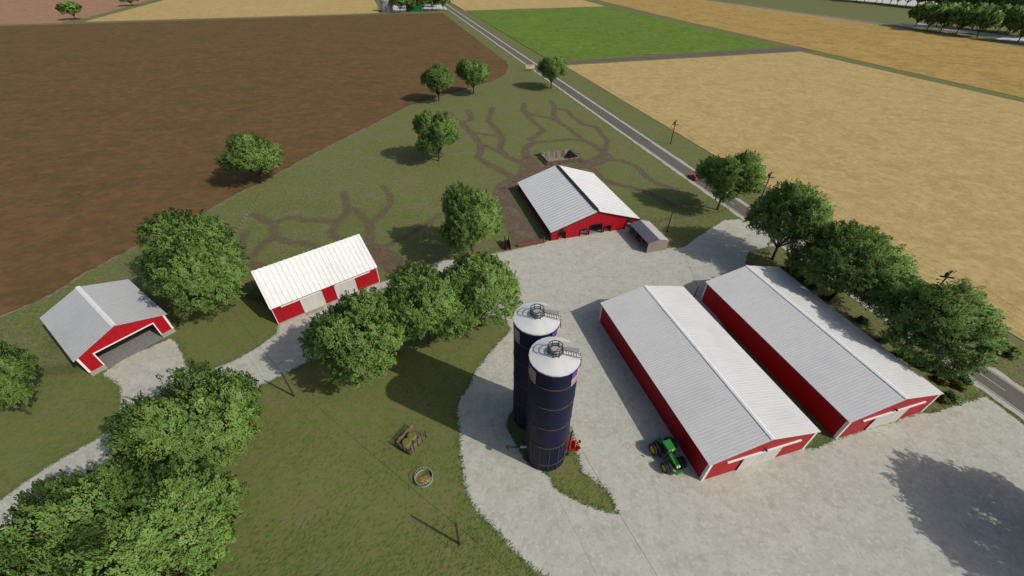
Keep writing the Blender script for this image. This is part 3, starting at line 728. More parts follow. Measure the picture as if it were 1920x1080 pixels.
# ------------------------------------------------------------------ tractor
def tractor(loc, rz):
    r = empty('farm_tractor', loc, rz, 'green tractor with yellow rims and dual wheels parked against the long red shed', 'tractor')
    Mx = Matrix.Rotation(rad(90), 3, 'X')
    def wheel(x, y, R_, W):
        q = empty('wheel', (x, y, R_)); q.parent = r
        mb = MB(); ri = R_*.56
        mb.lathe([(ri, -W*.42), (R_*.8, -W*.5), (R_*.95, -W*.46), (R_*.965, -W*.2), (R_*.965, W*.2), (R_*.95, W*.46), (R_*.8, W*.5), (ri, W*.42), (ri, -W*.42)], 32, (0, 0, 0), Mx)
        for k in range(22):
            for sg in (-1, 1):
                a = 2*math.pi*(k+(.5 if sg > 0 else 0))/22
                p = Vector((R_*.97*math.cos(a), sg*W*.24, R_*.97*math.sin(a)))
                mb.box(p, (.07, W*.46, .07), ry=-a, rz=sg*.35*0)
        mb.build('tyre', M['tyre'], q)
        mb = MB()
        mb.lathe([(ri, -W*.43), (ri, W*.43)], 24, (0, 0, 0), Mx)
        for s in (-1, 1): mb.lathe([(ri+.01, s*W*.44), (ri*.86, s*W*.40), (ri*.8, s*W*.22), (ri*.35, s*W*.16), (ri*.3, s*W*.3), (0, s*W*.32)], 24, (0, 0, 0), Mx)
        mb.build('rim', M['tyellow'], q, smooth=True)
    for s in (-1, 1):
        for y in (1.02, 1.66): wheel(0, s*y, 1.0, .54)
        for y in (.98, 1.55): wheel(3.05, s*y, .84, .48)
    def axle(mb):
        mb.tube([(0, -1.5, 1.0), (0, 1.5, 1.0)], .16, 10); mb.tube([(3.05, -1.4, .84), (3.05, 1.4, .84)], .13, 10); mb.box((1.4, 0, .86), (4.4, .5, .42))
    one('chassis', M['iron'], r, axle)
    def hood(mb):
        mb.hexa([(1.75, -.46, 1.1), (3.95, -.38, 1.02), (3.95, .38, 1.02), (1.75, .46, 1.1)], [(1.75, -.43, 2.1), (3.78, -.35, 1.82), (3.78, .35, 1.82), (1.75, .43, 2.1)])
    hd = one('hood', M['tgreen'], r, hood, bevel=.07)
    one('grille', M['black'], hd, lambda mb: (mb.box((3.93, 0, 1.32), (.08, .60, .5), ry=-.2), mb.box((3.2, .40, 1.4), (.9, .02, .4)), mb.box((3.2, -.40, 1.4), (.9, .02, .4))))
    def vent(mb):
        for s in (-1, 1): mb.lathe([(.08, .01), (.15, .02), (.08, .03)], 10, (2.95, s*.16, 1.89), Matrix.Rotation(.13, 3, 'Y'))
    one('hood_vent', M['black'], hd, vent)
    one('side_stripe', M['tyellow'], hd, lambda mb: (mb.box((2.3, .435, 1.86), (1.9, .012, .05), ry=.13), mb.box((2.3, -.435, 1.86), (1.9, .012, .05), ry=.13)))
    for s in (-1, 1): one('headlight', M['lamp'], r, lambda mb: mb.box((3.84, s*.19, 1.68), (.12, .27, .2), ry=-.45), bevel=.03)
    one('front_weight', M['tgreen'], r, lambda mb: (mb.box((4.35, 0, .82), (.42, 1.05, .36)), mb.box((4.05, 0, .8), (.4, .5, .22))), bevel=.05)
    def cab(mb): mb.hexa([(-.02, -.78, 1.3), (1.85, -.62, 1.3), (1.85, .62, 1.3), (-.02, .78, 1.3)], [(.1, -.70, 2.78), (1.68, -.62, 2.78), (1.68, .62, 2.78), (.1, .70, 2.78)])
    cb = one('cab', M['glass'], r, cab)
    def pil(mb):
        for x0, x1 in ((-.02, .1), (.95, .92), (1.85, 1.68)):
            for s in (-1, 1): mb.tube([(x0, s*(.8 if x0 < 1.2 else .64), 1.3), (x1, s*(.72 if x0 < 1.2 else .64), 2.78)], .05, 6)
    one('pillar', M['black'], cb, pil)
    def roof(mb): mb.hexa([(-.1, -.80, 2.76), (1.86, -.70, 2.76), (1.86, .70, 2.76), (-.1, .80, 2.76)], [(.02, -.68, 3.03), (1.7, -.58, 3.0), (1.7, .58, 3.0), (.02, .68, 3.03)])
    one('roof', M['tgreen'], cb, roof, bevel=.09)
    one('receiver', M['tyellow'], cb, lambda mb: mb.lathe([(.16, 0), (.17, .06), (.1, .14), (0, .16)], 12, (1.78, -.05, 2.93)))
    for s in (-1, 1):
        def fen(mb):
            n = 10; ring = []
            for k in range(n+1):
                a = rad(8+k*150/n); ring.append((1.12*math.cos(a), 1.0+1.12*math.sin(a)))
            for k in range(n):
                (xa, za), (xb, zb) = ring[k], ring[k+1]
                mb.hexa([(xa, s*1.02-.32, za), (xb, s*1.02-.32, zb), (xb, s*1.02+.32, zb), (xa, s*1.02+.32, za)], [(xa*1.03, s*1.02-.32, za+.04), (xb*1.03, s*1.02-.32, zb+.04), (xb*1.03, s*1.02+.32, zb+.04), (xa*1.03, s*1.02+.32, za+.04)])
        one('fender', M['black'] if s else M['black'], r, fen)
        one('fender_edge', M['tgreen'], r, lambda mb: mb.tube([(1.16*math.cos(rad(8+k*15)), s*1.36, 1.02+1.16*math.sin(rad(8+k*15))) for k in range(11)], .045, 5))
        one('side_tank', M['tgreen'], r, lambda mb: mb.box((.95, s*.78, 1.1), (1.1, .5, .7), taper=(.85, .8)), bevel=.06)
        one('mirror', M['black'], r, lambda mb: (mb.tube([(1.75, s*.62, 2.6), (1.95, s*1.25, 2.5)], .025, 5), mb.box((1.97, s*1.3, 2.35), (.08, .24, .4))))
        one('step', M['iron'], r, lambda mb: (mb.box((1.1, s*1.1, .7), (.4, .35, .04)), mb.box((1.1, s*1.1, .95), (.4, .3, .04)), mb.box((1.3, s*1.1, .85), (.04, .05, .5))))
    one('exhaust', M['iron'], r, lambda mb: (mb.tube([(2.0, -.55, 1.6), (2.0, -.55, 2.75)], .07, 8), mb.tube([(2.0, -.55, 2.75), (1.93, -.55, 2.9)], .05, 8)))
    one('warning_lamp', M['rust'], r, lambda mb: mb.lathe([(.06, 0), (.07, .08), (0, .14)], 8, (1.5, -.6, 2.98)))
    def hitch(mb):
        for s in (-1, 1): mb.tube([(-.2, s*.4, .7), (-1.25, s*.48, .62)], .07, 6); mb.tube([(-.45, s*.35, 1.5), (-.95, s*.46, 1.05)], .05, 6)
        mb.tube([(-1.3, -.5, .5), (-1.3, -.45, 1.05), (-1.35, 0, 1.3), (-1.3, .45, 1.05), (-1.3, .5, .5)], .08, 6)
        mb.box((-.55, 0, 1.35), (.5, .9, .3))
    one('rear_hitch', M['tgreen'], r, hitch)
    return r
tractor((23.75, 34.4, .02), math.atan2(-2.96, .93))

# red implement behind the silo
IM = empty('farm_implement', P(1070, 836), 0, 'red farm implement with black couplings standing behind the front silo', 'implement')
IM.location.z = .02; IM.rotation_euler = (0, 0, rad(-14))
def hop(mb): mb.hexa([(-2.6, -.7, .15), (.25, -.85, .15), (.25, .75, .15), (-2.6, .8, .15)], [(-2.5, -.2, 1.5), (-.15, -.3, 1.5), (-.15, .75, 1.5), (-2.5, .8, 1.5)])
one('hopper', M['redpaint'], IM, hop, bevel=.06)
one('frame', M['redpaint'], IM, lambda mb: (mb.box((.8, -.05, .4), (1.0, 1.5, .3)), mb.box((.6, -.05, .75), (.25, 1.3, .9), ry=.25), mb.box((1.12, -.05, .7), (.14, 1.4, .6), ry=.2), mb.box((-.8, -.8, .3), (2.7, .15, .25))), bevel=.03)
for yy in (-.55, .55): one('coupling', M['black'], IM, lambda mb: (mb.box((1.28, yy, .95), (.34, .34, .3), rz=.4), mb.box((1.2, yy, .6), (.16, .2, .5))))
one('hose', M['tyellow'], IM, lambda mb: [mb.tube([(.65, y0, 1.2), (.9, y0+.12, 1.28), (1.15, y0+.05, 1.0)], .04, 5) for y0 in (-.35, 0, .3)]+[mb.box((-.6, -.56, .75), (.5, .02, .3), rx=.35), mb.box((-.45, -.42, 1.15), (.3, .02, .16), rx=.35)])

# hay rack wagon with two bales, ring feeder
c0, c1, c2 = P(769.2, 854.6), P(799.7, 819.6), P(748.4, 835.8)
ax = (c1-c0); WL = ax.length; wa = math.atan2(ax.y, ax.x); WW = (c2-c0).length
HR = empty('hay_rack', c0, wa, 'low wooden hay rack with slatted sides on the lawn', 'hay rack')
print('rack', WL, WW)
one('floor', M['wood'], HR, lambda mb: [mb.box((WL/2, (i+.5)*WW/8, .30), (WL, WW/8-.03, .08)) for i in range(8)])
def side(y, x0, x1, alongx=True):
    mb = MB()
    for z in (.5, .78, 1.06, 1.34, 1.6):
        if alongx: mb.box(((x0+x1)/2, y, z), (x1-x0, .05, .1))
        else: mb.box((y, (x0+x1)/2, z), (.05, x1-x0, .1))
    mb.build('slat_side', M['rafter'], HR)
side(.05, .6, WL-.7); side(WW-.05, .05, WL-.05); side(.05, .25, WW-.2, False)
def posts(mb):
    for x in np.linspace(.08, WL-.08, 5):
        for y in (-.02, WW+.02): mb.box((x, y, .95), (.1, .1, 1.9))
    for y in np.linspace(.5, WW-.5, 3): mb.box((-.02, y, .9), (.1, .1, 1.8))
one('post', M['iron'], HR, posts)
one('skid', M['iron'], HR, lambda mb: [mb.box((WL/2, y, .12), (WL, .16, .24)) for y in (.4, WW-.4)])
def bale(name, p, rz, r_, hh, side_m, face_m, label, group=None):
    o = empty(name, p, rz, label, 'bale', group)
    one('side', side_m, o, lambda mb: mb.lathe([(r_*.93, 0), (r_, hh*.12), (r_, hh*.9), (r_*.95, hh)], 26), smooth=True)
    one('face', face_m, o, lambda mb: mb.lathe([(r_*.95, hh), (r_*.7, hh+.05), (r_*.4, hh+.02), (0, hh+.04)], 26), smooth=True)
    return o
def loc2(x, y, z): q = Matrix.Rotation(wa, 3, 'Z') @ Vector((x, y, 0)); return c0+q+Vector((0, 0, z))
bale('round_bale', loc2(WL*.24, WW*.50, .36), 0, .70, 1.2, M['hayside'], M['hay'], 'round green hay bale on the wooden rack, nearer the slatted end', 'bales on the hay rack')
bale('round_bale', loc2(WL*.58, WW*.54, .36), 1, .70, 1.2, M['hayside'], M['hay'], 'round green hay bale on the wooden rack, nearer the open end', 'bales on the hay rack')
bale('round_bale', P(966, 588), 0, 1.05, 1.3, M['brownside_shaded'], M['brownbale'], 'brown round bale standing on end beside the rear silo')
fc = P(795.5, 898)
RF = empty('ring_feeder', fc, 0, 'round galvanised ring feeder holding straw on the lawn', 'feeder')
def rf(mb):
    mb.lathe([(1.3, .03), (1.33, .03), (1.33, .5), (1.3, .5), (1.3, .03)], 32)
one('ring', M['galv'], RF, rf, smooth=True)
def rf2(mb):
    mb.tube([(1.32*math.cos(t), 1.32*math.sin(t), 1.05) for t in np.linspace(0, 2*math.pi, 33)], .035, 6, False)
    for k in range(18):
        t = 2*math.pi*k/18; mb.tube([(1.32*math.cos(t), 1.32*math.sin(t), .45), (1.32*math.cos(t), 1.32*math.sin(t), 1.06)], .025, 5)
one('rail', M['galv'], RF, rf2)
rs = random.Random(9); mb = MB()
nr, na = 7, 22; vs = [(0, 0, .34)]
for i in range(1, nr+1):
    for j in range(na):
        rr = i/nr; th = 2*math.pi*j/na; rx, ry = 1.0*rr*math.cos(th)+.15, .7*rr*math.sin(th)-.1
        vs.append((rx, ry, max(.0, .38*(1-rr**2)+rs.uniform(-.07, .07)*(1-rr)+(.12*math.sin(5*th) if i < nr else 0)*.5)))
fs = [(0, 1+j, 1+(j+1) % na) for j in range(na)]
for i in range(nr-1):
    for j in range(na): fs.append((1+i*na+j, 1+(i+1)*na+j, 1+(i+1)*na+(j+1) % na, 1+i*na+(j+1) % na))
mb.faces(vs, fs)
for k in range(200):
    a = rs.uniform(0, 6.28); q = math.sqrt(rs.random()); p = Vector((1.0*q*math.cos(a)+.15, .7*q*math.sin(a)-.1, .36*(1-q*q)+.03)); d = Vector((rs.uniform(-1, 1), rs.uniform(-1, 1), rs.uniform(-.2, .5))).normalized()*.16
    mb.quad(p-d, p+d, p+d+Vector((.02, .02, .03)), p-d+Vector((.02, .02, .03)))
hp = mb.build('straw_heap', M['straw'], None, normals=False); hp.location = (fc.x, fc.y, .03)
tag(hp, 'loose pile of straw inside the round ring feeder', 'straw')

# ------------------------------------------------------------------ gates, chute, fences
def gate(a, b, label):
    a, b = P(*a), P(*b); d = b-a; L = d.length
    r = empty('pen_gate', a, math.atan2(d.y, d.x), label, 'gate', 'rusty pen gates')
    def pan(mb):
        for i in range(4): mb.box(((i+.5)*L/4, 0, .72), (L/4-.06, .06, 1.0), rx=-.12)
    one('panel', M['rust'], r, pan)
    def frame(mb):
        for z in (.2, 1.24): mb.box((L/2, -.045 if z < 1 else .09, z), (L, .07, .07))
        for i in range(5): mb.box((i*L/4, .02, .7), (.07, .09, 1.1), rx=-.12)
    one('frame', M['darkrust'], r, frame)
    for x in (-.22, L+.22): one('gate_post', M['wood'], r, lambda mb: mb.tube([(x, .1, 0), (x, .1, 1.9)], .13, 8))
gate((739.5, 523.5), (786.5, 502.5), 'rusty red panel gate beside the white roofed shed')
gate((973, 463.5), (1018.5, 456.5), 'rusty red panel gate next to the front corner of the cattle barn')
ch = P(954, 470); CHT = empty('cattle_chute', ch, rad(100), 'dark rusty loading chute standing at the gravel edge beside the big tree', 'chute')
def chute(mb):
    for s in (-.5, .5):
        mb.hexa([(.2, s-.04, .1), (3.6, s-.04, .9), (3.6, s+.04, .9), (.2, s+.04, .1)], [(.2, s-.04, 1.5), (3.6, s-.04, 2.4), (3.6, s+.04, 2.4), (.2, s+.04, 1.5)])
one('side_panel', M['darkrust'], CHT, chute)
one('ramp_floor', M['rust'], CHT, lambda mb: mb.hexa([(.1, -.45, .05), (3.6, -.45, .9), (3.6, .45, .9), (.1, .45, .05)], [(.1, -.45, .13), (3.6, -.45, .98), (3.6, .45, .98), (.1, .45, .13)]))
def cl(mb):
    for x, z in ((.2, 1.6), (1.9, 2.1), (3.6, 2.6)):
        for s in (-.56, .56): mb.tube([(x, s, 0), (x, s, z)], .05, 5)
    for s in (-.56, .56): mb.tube([(-.45, s*.9, 0), (-.45, s*.9, 1.1)], .05, 5); mb.tube([(-.45, s*.9, 1.0), (.2, s, 1.3)], .04, 5)
one('leg', M['rust'], CHT, cl)

POSTS = []
def fence_row(pts, n, label, group, h=1.15, m='wood', r_=.055):
    pts = [P(*p) for p in pts]; seg = [(b-a).length for a, b in zip(pts, pts[1:])]; tot = sum(seg)
    tops = []
    for i in range(n):
        s = tot*i/(n-1); k = 0
        while k < len(seg)-1 and s > seg[k]: s -= seg[k]; k += 1
        p = pts[k].lerp(pts[k+1], s/seg[k])
        if m not in FP:
            mb = MB(); mb.tube([(0, 0, -.02), (0, 0, h)], r_, 6); mb.box((0, -.06, h*.8), (.05, .05, .08)); mb.box((0, -.06, h*.45), (.05, .05, .08))
            FP[m] = mb.build('fence_post', M[m]); o = FP[m]
        else: o = FP[m].copy(); COL.objects.link(o)
        o.location = p; o.rotation_euler = (random.uniform(-.05, .05), random.uniform(-.05, .05), random.random()*6)
        tag(o, label, 'fence post', group); tops.append(p)
    for i, z in enumerate((h*.8, h*.45)):
        c = MB(); c.tube([p+Vector((0, 0, z)) for p in tops], .012, 4)
        tag(c.build('fence_wire', M['wire']), ('upper' if i == 0 else 'lower')+' thin wire strung along '+label.split(' in the ')[1], 'wire', group)
FP = {}
M['palewood'] = mat('pale_post_wood', (.33, .24, .15), (.25, .18, .11), 4, .85)
fence_row([(437, 450), (458, 415), (480, 382), (492, 358)], 17, 'thin pale post in the electric fence row between pasture and ploughed field', 'pasture fence by the ploughed field', m='palewood')
fence_row([(1219, 419), (1270, 410), (1310, 405), (1350, 400), (1368, 391), (1340, 374)], 21, 'thin wooden post in the fence row crossing the grass behind the small beige shed', 'fence behind the beige shed')
fence_row([(793, 499), (830, 487), (860, 483), (905, 475), (945, 466), (968, 460)], 15, 'thin wooden post in the fence row along the gravel between the two rusty gates', 'fence between the gates')
fence_row([(1027, 453), (1032, 449)], 2, 'thin wooden post in the short fence closing the gap at the barn corner', 'fence at the barn corner')

# ------------------------------------------------------------------ poles and wires
def plain_pole(p, h, label):
    r = empty('wooden_pole', (p[0], p[1], 0), 0, label, 'pole', 'plain wooden yard poles')
    one('shaft', M['pole'], r, lambda mb: mb.tube([(0, 0, -.1), (0, 0, h*.5), (.03, 0, h)], [.17, .15, .125], 10))
    one('cap', M['iron'], r, lambda mb: (mb.lathe([(.13, h-.04), (.14, h+.03), (0, h+.05)], 10, (.03, 0, 0)), mb.box((.16, 0, h-.25), (.1, .06, .1))))
    return Vector((p[0], p[1], h-.1))
tA = plain_pole(P(862, 1020), 6.65, 'plain wooden pole on the lawn nearest the bottom of the picture')
tB = plain_pole(P(552, 743), 6.4, 'plain wooden pole between the lane and the shade trees')
tC = plain_pole(P(1064.5, 853), 6.6, 'plain wooden pole beside the front silo and the red implement')
tD = plain_pole(P(1250.5, 435), 6.5, 'plain dark pole standing in the pasture behind the small beige shed')
tE = plain_pole(P(1309, 538, 6.4), 6.4, 'plain wooden pole at the far end of the gap between the long sheds')
tF = plain_pole((-66, 70.5), 6.5, 'plain wooden pole hidden among the two trees beside the grey garage')
def wire(a, b, sag, label, r_=.02, group=None):
    a, b = Vector(a), Vector(b); mb = MB()
    mb.tube([a.lerp(b, k/16)-Vector((0, 0, sag*4*(k/16)*(1-k/16))) for k in range(17)], r_, 4)
    tag(mb.build('power_wire', M['wire']), label, 'wire', group)
wire(tA, tB, 1.0, 'black wire strung over the lawn between the two yard poles')
wire(tB, tF, .6, 'black wire crossing the lane toward the garage trees')
wire(tA, (tA[0]+26, tA[1]-18, 6.3), .6, 'black wire running off the bottom of the picture from the lawn pole')
wire(tC, (tC[0]+11.5, tC[1]-26, 6.4), .5, 'black wire sloping over the gravel from the pole beside the front silo')
wire(tE, tD, .8, 'black wire from the gap between the long sheds to the pasture pole')
def utility(p, label):
    r = empty('utility_pole', (p[0], p[1], 0), rad(-16.2), label, 'utility pole', 'utility poles along the road')
    one('shaft', M['pole'], r, lambda mb: mb.tube([(0, 0, -.1), (0, 0, 9.3)], [.2, .13], 10))
    def arms(mb):
        mb.box((0, -.16, 9.1), (1.1, .12, .12)); mb.box((0, -.16, 7.55), (2.5, .13, .15)); mb.box((0, .16, 7.55), (2.5, .13, .15)); mb.box((-.35, -.14, 5.95), (1.3, .1, .12))
    one('crossarm', M['iron'], r, arms)
    one('transformer', M['iron'], r, lambda mb: (mb.lathe([(0, 7.9), (.28, 7.9), (.3, 8.0), (.3, 8.7), (.22, 8.78), (0, 8.8)], 12, (-.42, -.1, 0)), mb.box((-.2, -.05, 8.3), (.3, .1, .1))))
    one('street_arm', M['iron'], r, lambda mb: (mb.tube([(0, 0, 6.6), (-1.1, 0, 6.75)], .04, 5), mb.box((-1.2, 0, 6.7), (.55, .25, .14))))
    def ins(mb):
        for x, z in ((-1.1, 7.7), (1.1, 7.7), (.5, 9.25), (-.5, 9.25), (-.8, 6.05)): mb.lathe([(.06, 0), (.09, .08), (.05, .2), (0, .22)], 8, (x, -.16, z))
    one('insulator', M['iron'], r, ins)
    return r
UP = [utility(P(1050, 137), 'utility pole with crossarms hidden behind the lone tree at the billboard'), utility(P(1257, 270), 'utility pole with crossarms by the road, the farther of the two standing clear'),
      utility(P(1425, 375), 'utility pole with crossarms by the road, just right of a round tree'), utility((92.15, 69.24), 'utility pole whose top rises above the shade trees beside the road'),
      utility((106.2, 20.4), 'utility pole beside the road beyond the right edge of the picture')]
for x, z, lab in ((-1.1, 7.9, 'power line wire nearest the road, strung from pole to pole'), (1.1, 7.9, 'power line wire on the field side, strung from pole to pole'), (.5, 9.45, 'topmost power line wire, strung along the pole tips'), (-.8, 6.2, 'lowest power line wire, strung below the lamps')):
    pts = []
    for a, b in zip(UP, UP[1:]):
        A, B = at_local(a, (x, -.16, z)), at_local(b, (x, -.16, z)); k0 = len(pts)
        k = 12
        for i in range(k): t = i/k; pts.append(A.lerp(B, t)-Vector((0, 0, (1.0 if a is not UP[0] else 3.0)*4*t*(1-t))))
    pts.append(at_local(UP[-1], (x, -.16, z)))
    mb = MB(); mb.tube(pts, .016, 4); tag(mb.build('power_wire', M['wire']), lab, 'wire', 'power line along the road')

# ------------------------------------------------------------------ manure pit with its green pipe
ctr, pl, pw, pa = PITC, PITL, PITW, PITA
PT = empty('manure_pit', ctr, pa, 'open concrete manure pit with earth banked around it behind the barn', 'pit')
def pit(mb):
    a, b, H, t = pl/2, pw/2, 3.0, .25; zc = -.3
    mb.box((0, b-t/2, zc), (pl, t, H)); mb.box((0, -b+t/2, zc), (pl, t, H)); mb.box((-a+t/2, 0, zc), (t, pw-2*t, H)); mb.box((a-t/2, 0, zc), (t, pw-2*t, H))
    for k in (-.25, .0, .25): mb.box((k*pl, b-t-.02, zc), (.16, .05, H-.02))
one('wall', M['stain'], PT, pit)
one('floor', M['slab'], PT, lambda mb: mb.box((0, 0, -1.75), (pl-.5, pw-.5, .1)))
def bank(mb):
    a, b = pl/2+.03, pw/2+.03; rs = random.Random(4); n = 14
    ring = [(-a+2*a*i/n, -b) for i in range(n)]+[(a, -b+2*b*i/6) for i in range(6)]+[(a-2*a*i/n, b) for i in range(n)]+[(-a, b-2*b*i/6) for i in range(6)]
    k = len(ring); vs = []
    for i, (x, y) in enumerate(ring):
        L = math.hypot(x/a, y/b); o = rs.uniform(1.1, 1.9)*(1.5 if x > a*.8 else 1)
        vs += [(x, y, .95+rs.uniform(-.1, .12)), (x+o*.5*(x/a)**3, y+o*.5*(y/b)**3, .55+rs.uniform(-.1, .1)), (x+o*(x/a)**3, y+o*(y/b)**3, -.02)]
    for i in range(k):
        j = (i+1) % k
        for c in (0, 1): mb.quad(vs[3*i+c], vs[3*j+c], vs[3*j+c+1], vs[3*i+c+1])
one('earth_bank', M['soil'], PT, bank)
pp = MB(); pA, pB = P(1002.5, 281.5, 3.4), P(1029, 291.5, 1.9)
pp.tube([pA-Vector((0, 0, 1.3)), pA-Vector((.0, 0, .15)), pA.lerp(pB, .05), pB, pB-Vector((0, 0, 1.6))], .13, 8)
pp.tube([pA.lerp(pB, .45)-Vector((0, 0, .1)), (pA.lerp(pB, .45).x, pA.lerp(pB, .45).y, 0)], .08, 6)
tag(pp.build('slurry_pipe', M['greenpipe']), 'bright green pipe reaching over the wall of the manure pit', 'pipe')

# ------------------------------------------------------------------ billboard and car
bp = P(994, 133); BB = empty('billboard', bp, rad(0), 'cream billboard with two lines of red lettering beside the road', 'billboard')
M['cream'] = mat('sign_cream', (.62, .52, .34), (.70, .62, .46), .4, .6); M['olive'] = mat('sign_landscape', (.22, .17, .03), (.12, .11, .03), 1.2, .7); M['signred'] = mat('sign_letters', (.42, .09, .06), (.36, .08, .05), 2, .6)
one('panel', M['cream'], BB, lambda mb: mb.box((0, 0, 2.3), (5.6, .14, 2.9)))
one('painted_field', M['olive'], BB, lambda mb: [mb.box((-2.8+.35*(i+.5), -.08, 1.1+.12*math.sin(i*1.3)), (.35, .02, .42+.14*math.sin(i*1.7))) for i in range(16)])
def let(mb):
    for z, x0, x1, hh in ((3.35, -1.6, 1.4, .22), (2.85, -2.1, 2.1, .3)):
        x = x0; rs = random.Random(int(z*10))
        while x < x1: wd = rs.uniform(.16, .3); mb.box((x, -.08, z), (wd, .02, hh*rs.uniform(.8, 1.1))); x += wd+rs.choice((.08, .08, .08, .25))
one('lettering', M['signred'], BB, let)
one('border', M['wood'], BB, lambda mb: (mb.box((0, 0, 3.8), (5.8, .2, .12)), mb.box((0, 0, .8), (5.8, .2, .12)), mb.box((-2.86, 0, 2.3), (.12, .2, 2.9)), mb.box((2.86, 0, 2.3), (.12, .2, 2.9))))
one('leg', M['wood'], BB, lambda mb: [mb.box((x, .12, .9), (.2, .1, 1.8)) for x in (-2, 0, 2)])
cr = road_pt(((P(1300, 332)-Vector((*RA, 0))).xy).dot(RD)-1.0, -1.2)
CAR = empty('red_car', (cr[0], cr[1], .03), rad(106.2), 'red car on the road, half hidden by a roadside tree', 'car')
def cbody(mb):
    mb.hexa([(-2.2, -.88, .3), (2.2, -.85, .3), (2.2, .85, .3), (-2.2, .88, .3)], [(-2.15, -.85, .85), (2.1, -.78, .75), (2.1, .78, .75), (-2.15, .85, .85)])
    mb.hexa([(-1.95, -.76, .84), (.9, -.76, .84), (.9, .76, .84), (-1.95, .76, .84)], [(-1.4, -.6, 1.42), (.1, -.6, 1.42), (.1, .6, 1.42), (-1.4, .6, 1.42)])
one('body', M['redpaint'], CAR, cbody, bevel=.06)
one('window', M['glass'], CAR, lambda mb: (mb.hexa([(.28, -.58, 1.3), (.86, -.68, .92), (.86, .68, .92), (.28, .58, 1.3)], [(.31, -.58, 1.33), (.9, -.68, .95), (.9, .68, .95), (.31, .58, 1.33)]), mb.hexa([(-1.98, -.66, .95), (-1.5, -.58, 1.33), (-1.5, .58, 1.33), (-1.98, .66, .95)], [(-1.95, -.66, .98), (-1.47, -.58, 1.36), (-1.47, .58, 1.36), (-1.95, .66, .98)])))
for s in (-1, 1):
    one('side_window', M['glass'], CAR, lambda mb: mb.hexa([(-1.6, s*.755-.01, .95), (.6, s*.755-.01, .95), (.6, s*.755+.01, .95), (-1.6, s*.755+.01, .95)], [(-1.3, s*.645-.01, 1.34), (0, s*.645-.01, 1.34), (0, s*.645+.01, 1.34), (-1.3, s*.645+.01, 1.34)]))
    one('headlight', M['lamp'], CAR, lambda mb: mb.box((2.15, s*.6, .65), (.06, .35, .14)))
    for x in (-1.35, 1.35): one('wheel', M['tyre'], CAR, lambda mb: mb.lathe([(0, -.1), (.2, -.11), (.3, -.1), (.33, -.05), (.33, .05), (.3, .1), (.2, .11), (0, .1)], 16, (x, s*.82, .33), Matrix.Rotation(rad(90), 3, 'X')))

# ------------------------------------------------------------------ far grove: tower, hedge
tp = P(726, 21.5); TW = empty('stave_tower', tp, 0, 'old pale grey mottled tower at the far grove', 'silo')
TZ = 5.0
while pix((tp.x, tp.y-7, TZ))[1] > 3.5: TZ += .2
M['mottle'] = mat('mottled_staves', (.50, .49, .455), (.24, .23, .21), .5, .9, stretch=(1, 1, .7), lo=.4, hi=.6)
one('shell', M['mottle'], TW, lambda mb: mb.lathe([(7.0, 0), (7.0, TZ)], 28), smooth=True)
one('rim', M['pad'] if False else M['hatch'], TW, lambda mb: mb.lathe([(7.02, TZ-.1), (7.4, TZ), (7.4, TZ+1.5), (7.1, TZ+1.6)], 28), smooth=True)
one('roof', M['hatch'], TW, lambda mb: mb.lathe([(7.4, TZ+1.5), (1.2, TZ+5), (0, TZ+5.2)], 28), smooth=True)
one('ladder', M['iron'], TW, lambda mb: [mb.box((7.3, y, TZ/2), (.2, .2, TZ)) for y in (-1.4, -.5)]+[mb.box((9.0, -2.0, 8), (.35, .35, 16))])
hA, hB = P(763, 21.3), P(792.5, 20.6)
M['hedge'] = mat('hedge_leaf', (.010, .16, .04), (.006, .10, .025), .5, .9, bump=.2, bscale=1.5)
mb = MB(); nx, nz, ny = 26, 6, 6; L = (hB-hA).length; rs = random.Random(2)
def hp_(i, j, k):
    x = L*i/nx; hgt = (6.2+1.6*math.sin(math.pi*i/nx)+.8*math.sin(i*.9)); f = .72 if j in (0, ny) else 1
    return (x+rs.uniform(-.25, .25), -2.5+5*j/ny+rs.uniform(-.25, .25), hgt*k/nz*(1 if 0 < j < ny else .96)+(rs.uniform(-.3, .3) if k else 0))
top = [[hp_(i, j, nz) for j in range(ny+1)] for i in range(nx+1)]
for i in range(nx):
    for j in range(ny): mb.quad(top[i][j], top[i+1][j], top[i+1][j+1], top[i][j+1])
    for j in (0, ny): mb.quad((top[i][j][0], top[i][j][1], 0), (top[i+1][j][0], top[i+1][j][1], 0), top[i+1][j], top[i][j])
for i in (0, nx):
    for j in range(ny): mb.quad((top[i][j][0], top[i][j][1], 0), (top[i][j+1][0], top[i][j+1][1], 0), top[i][j+1], top[i][j])
HG = mb.build('hedge', M['hedge'], None); HG.location = hA; tag(HG, 'dense bright green clipped hedge under the far grove trees', 'hedge')

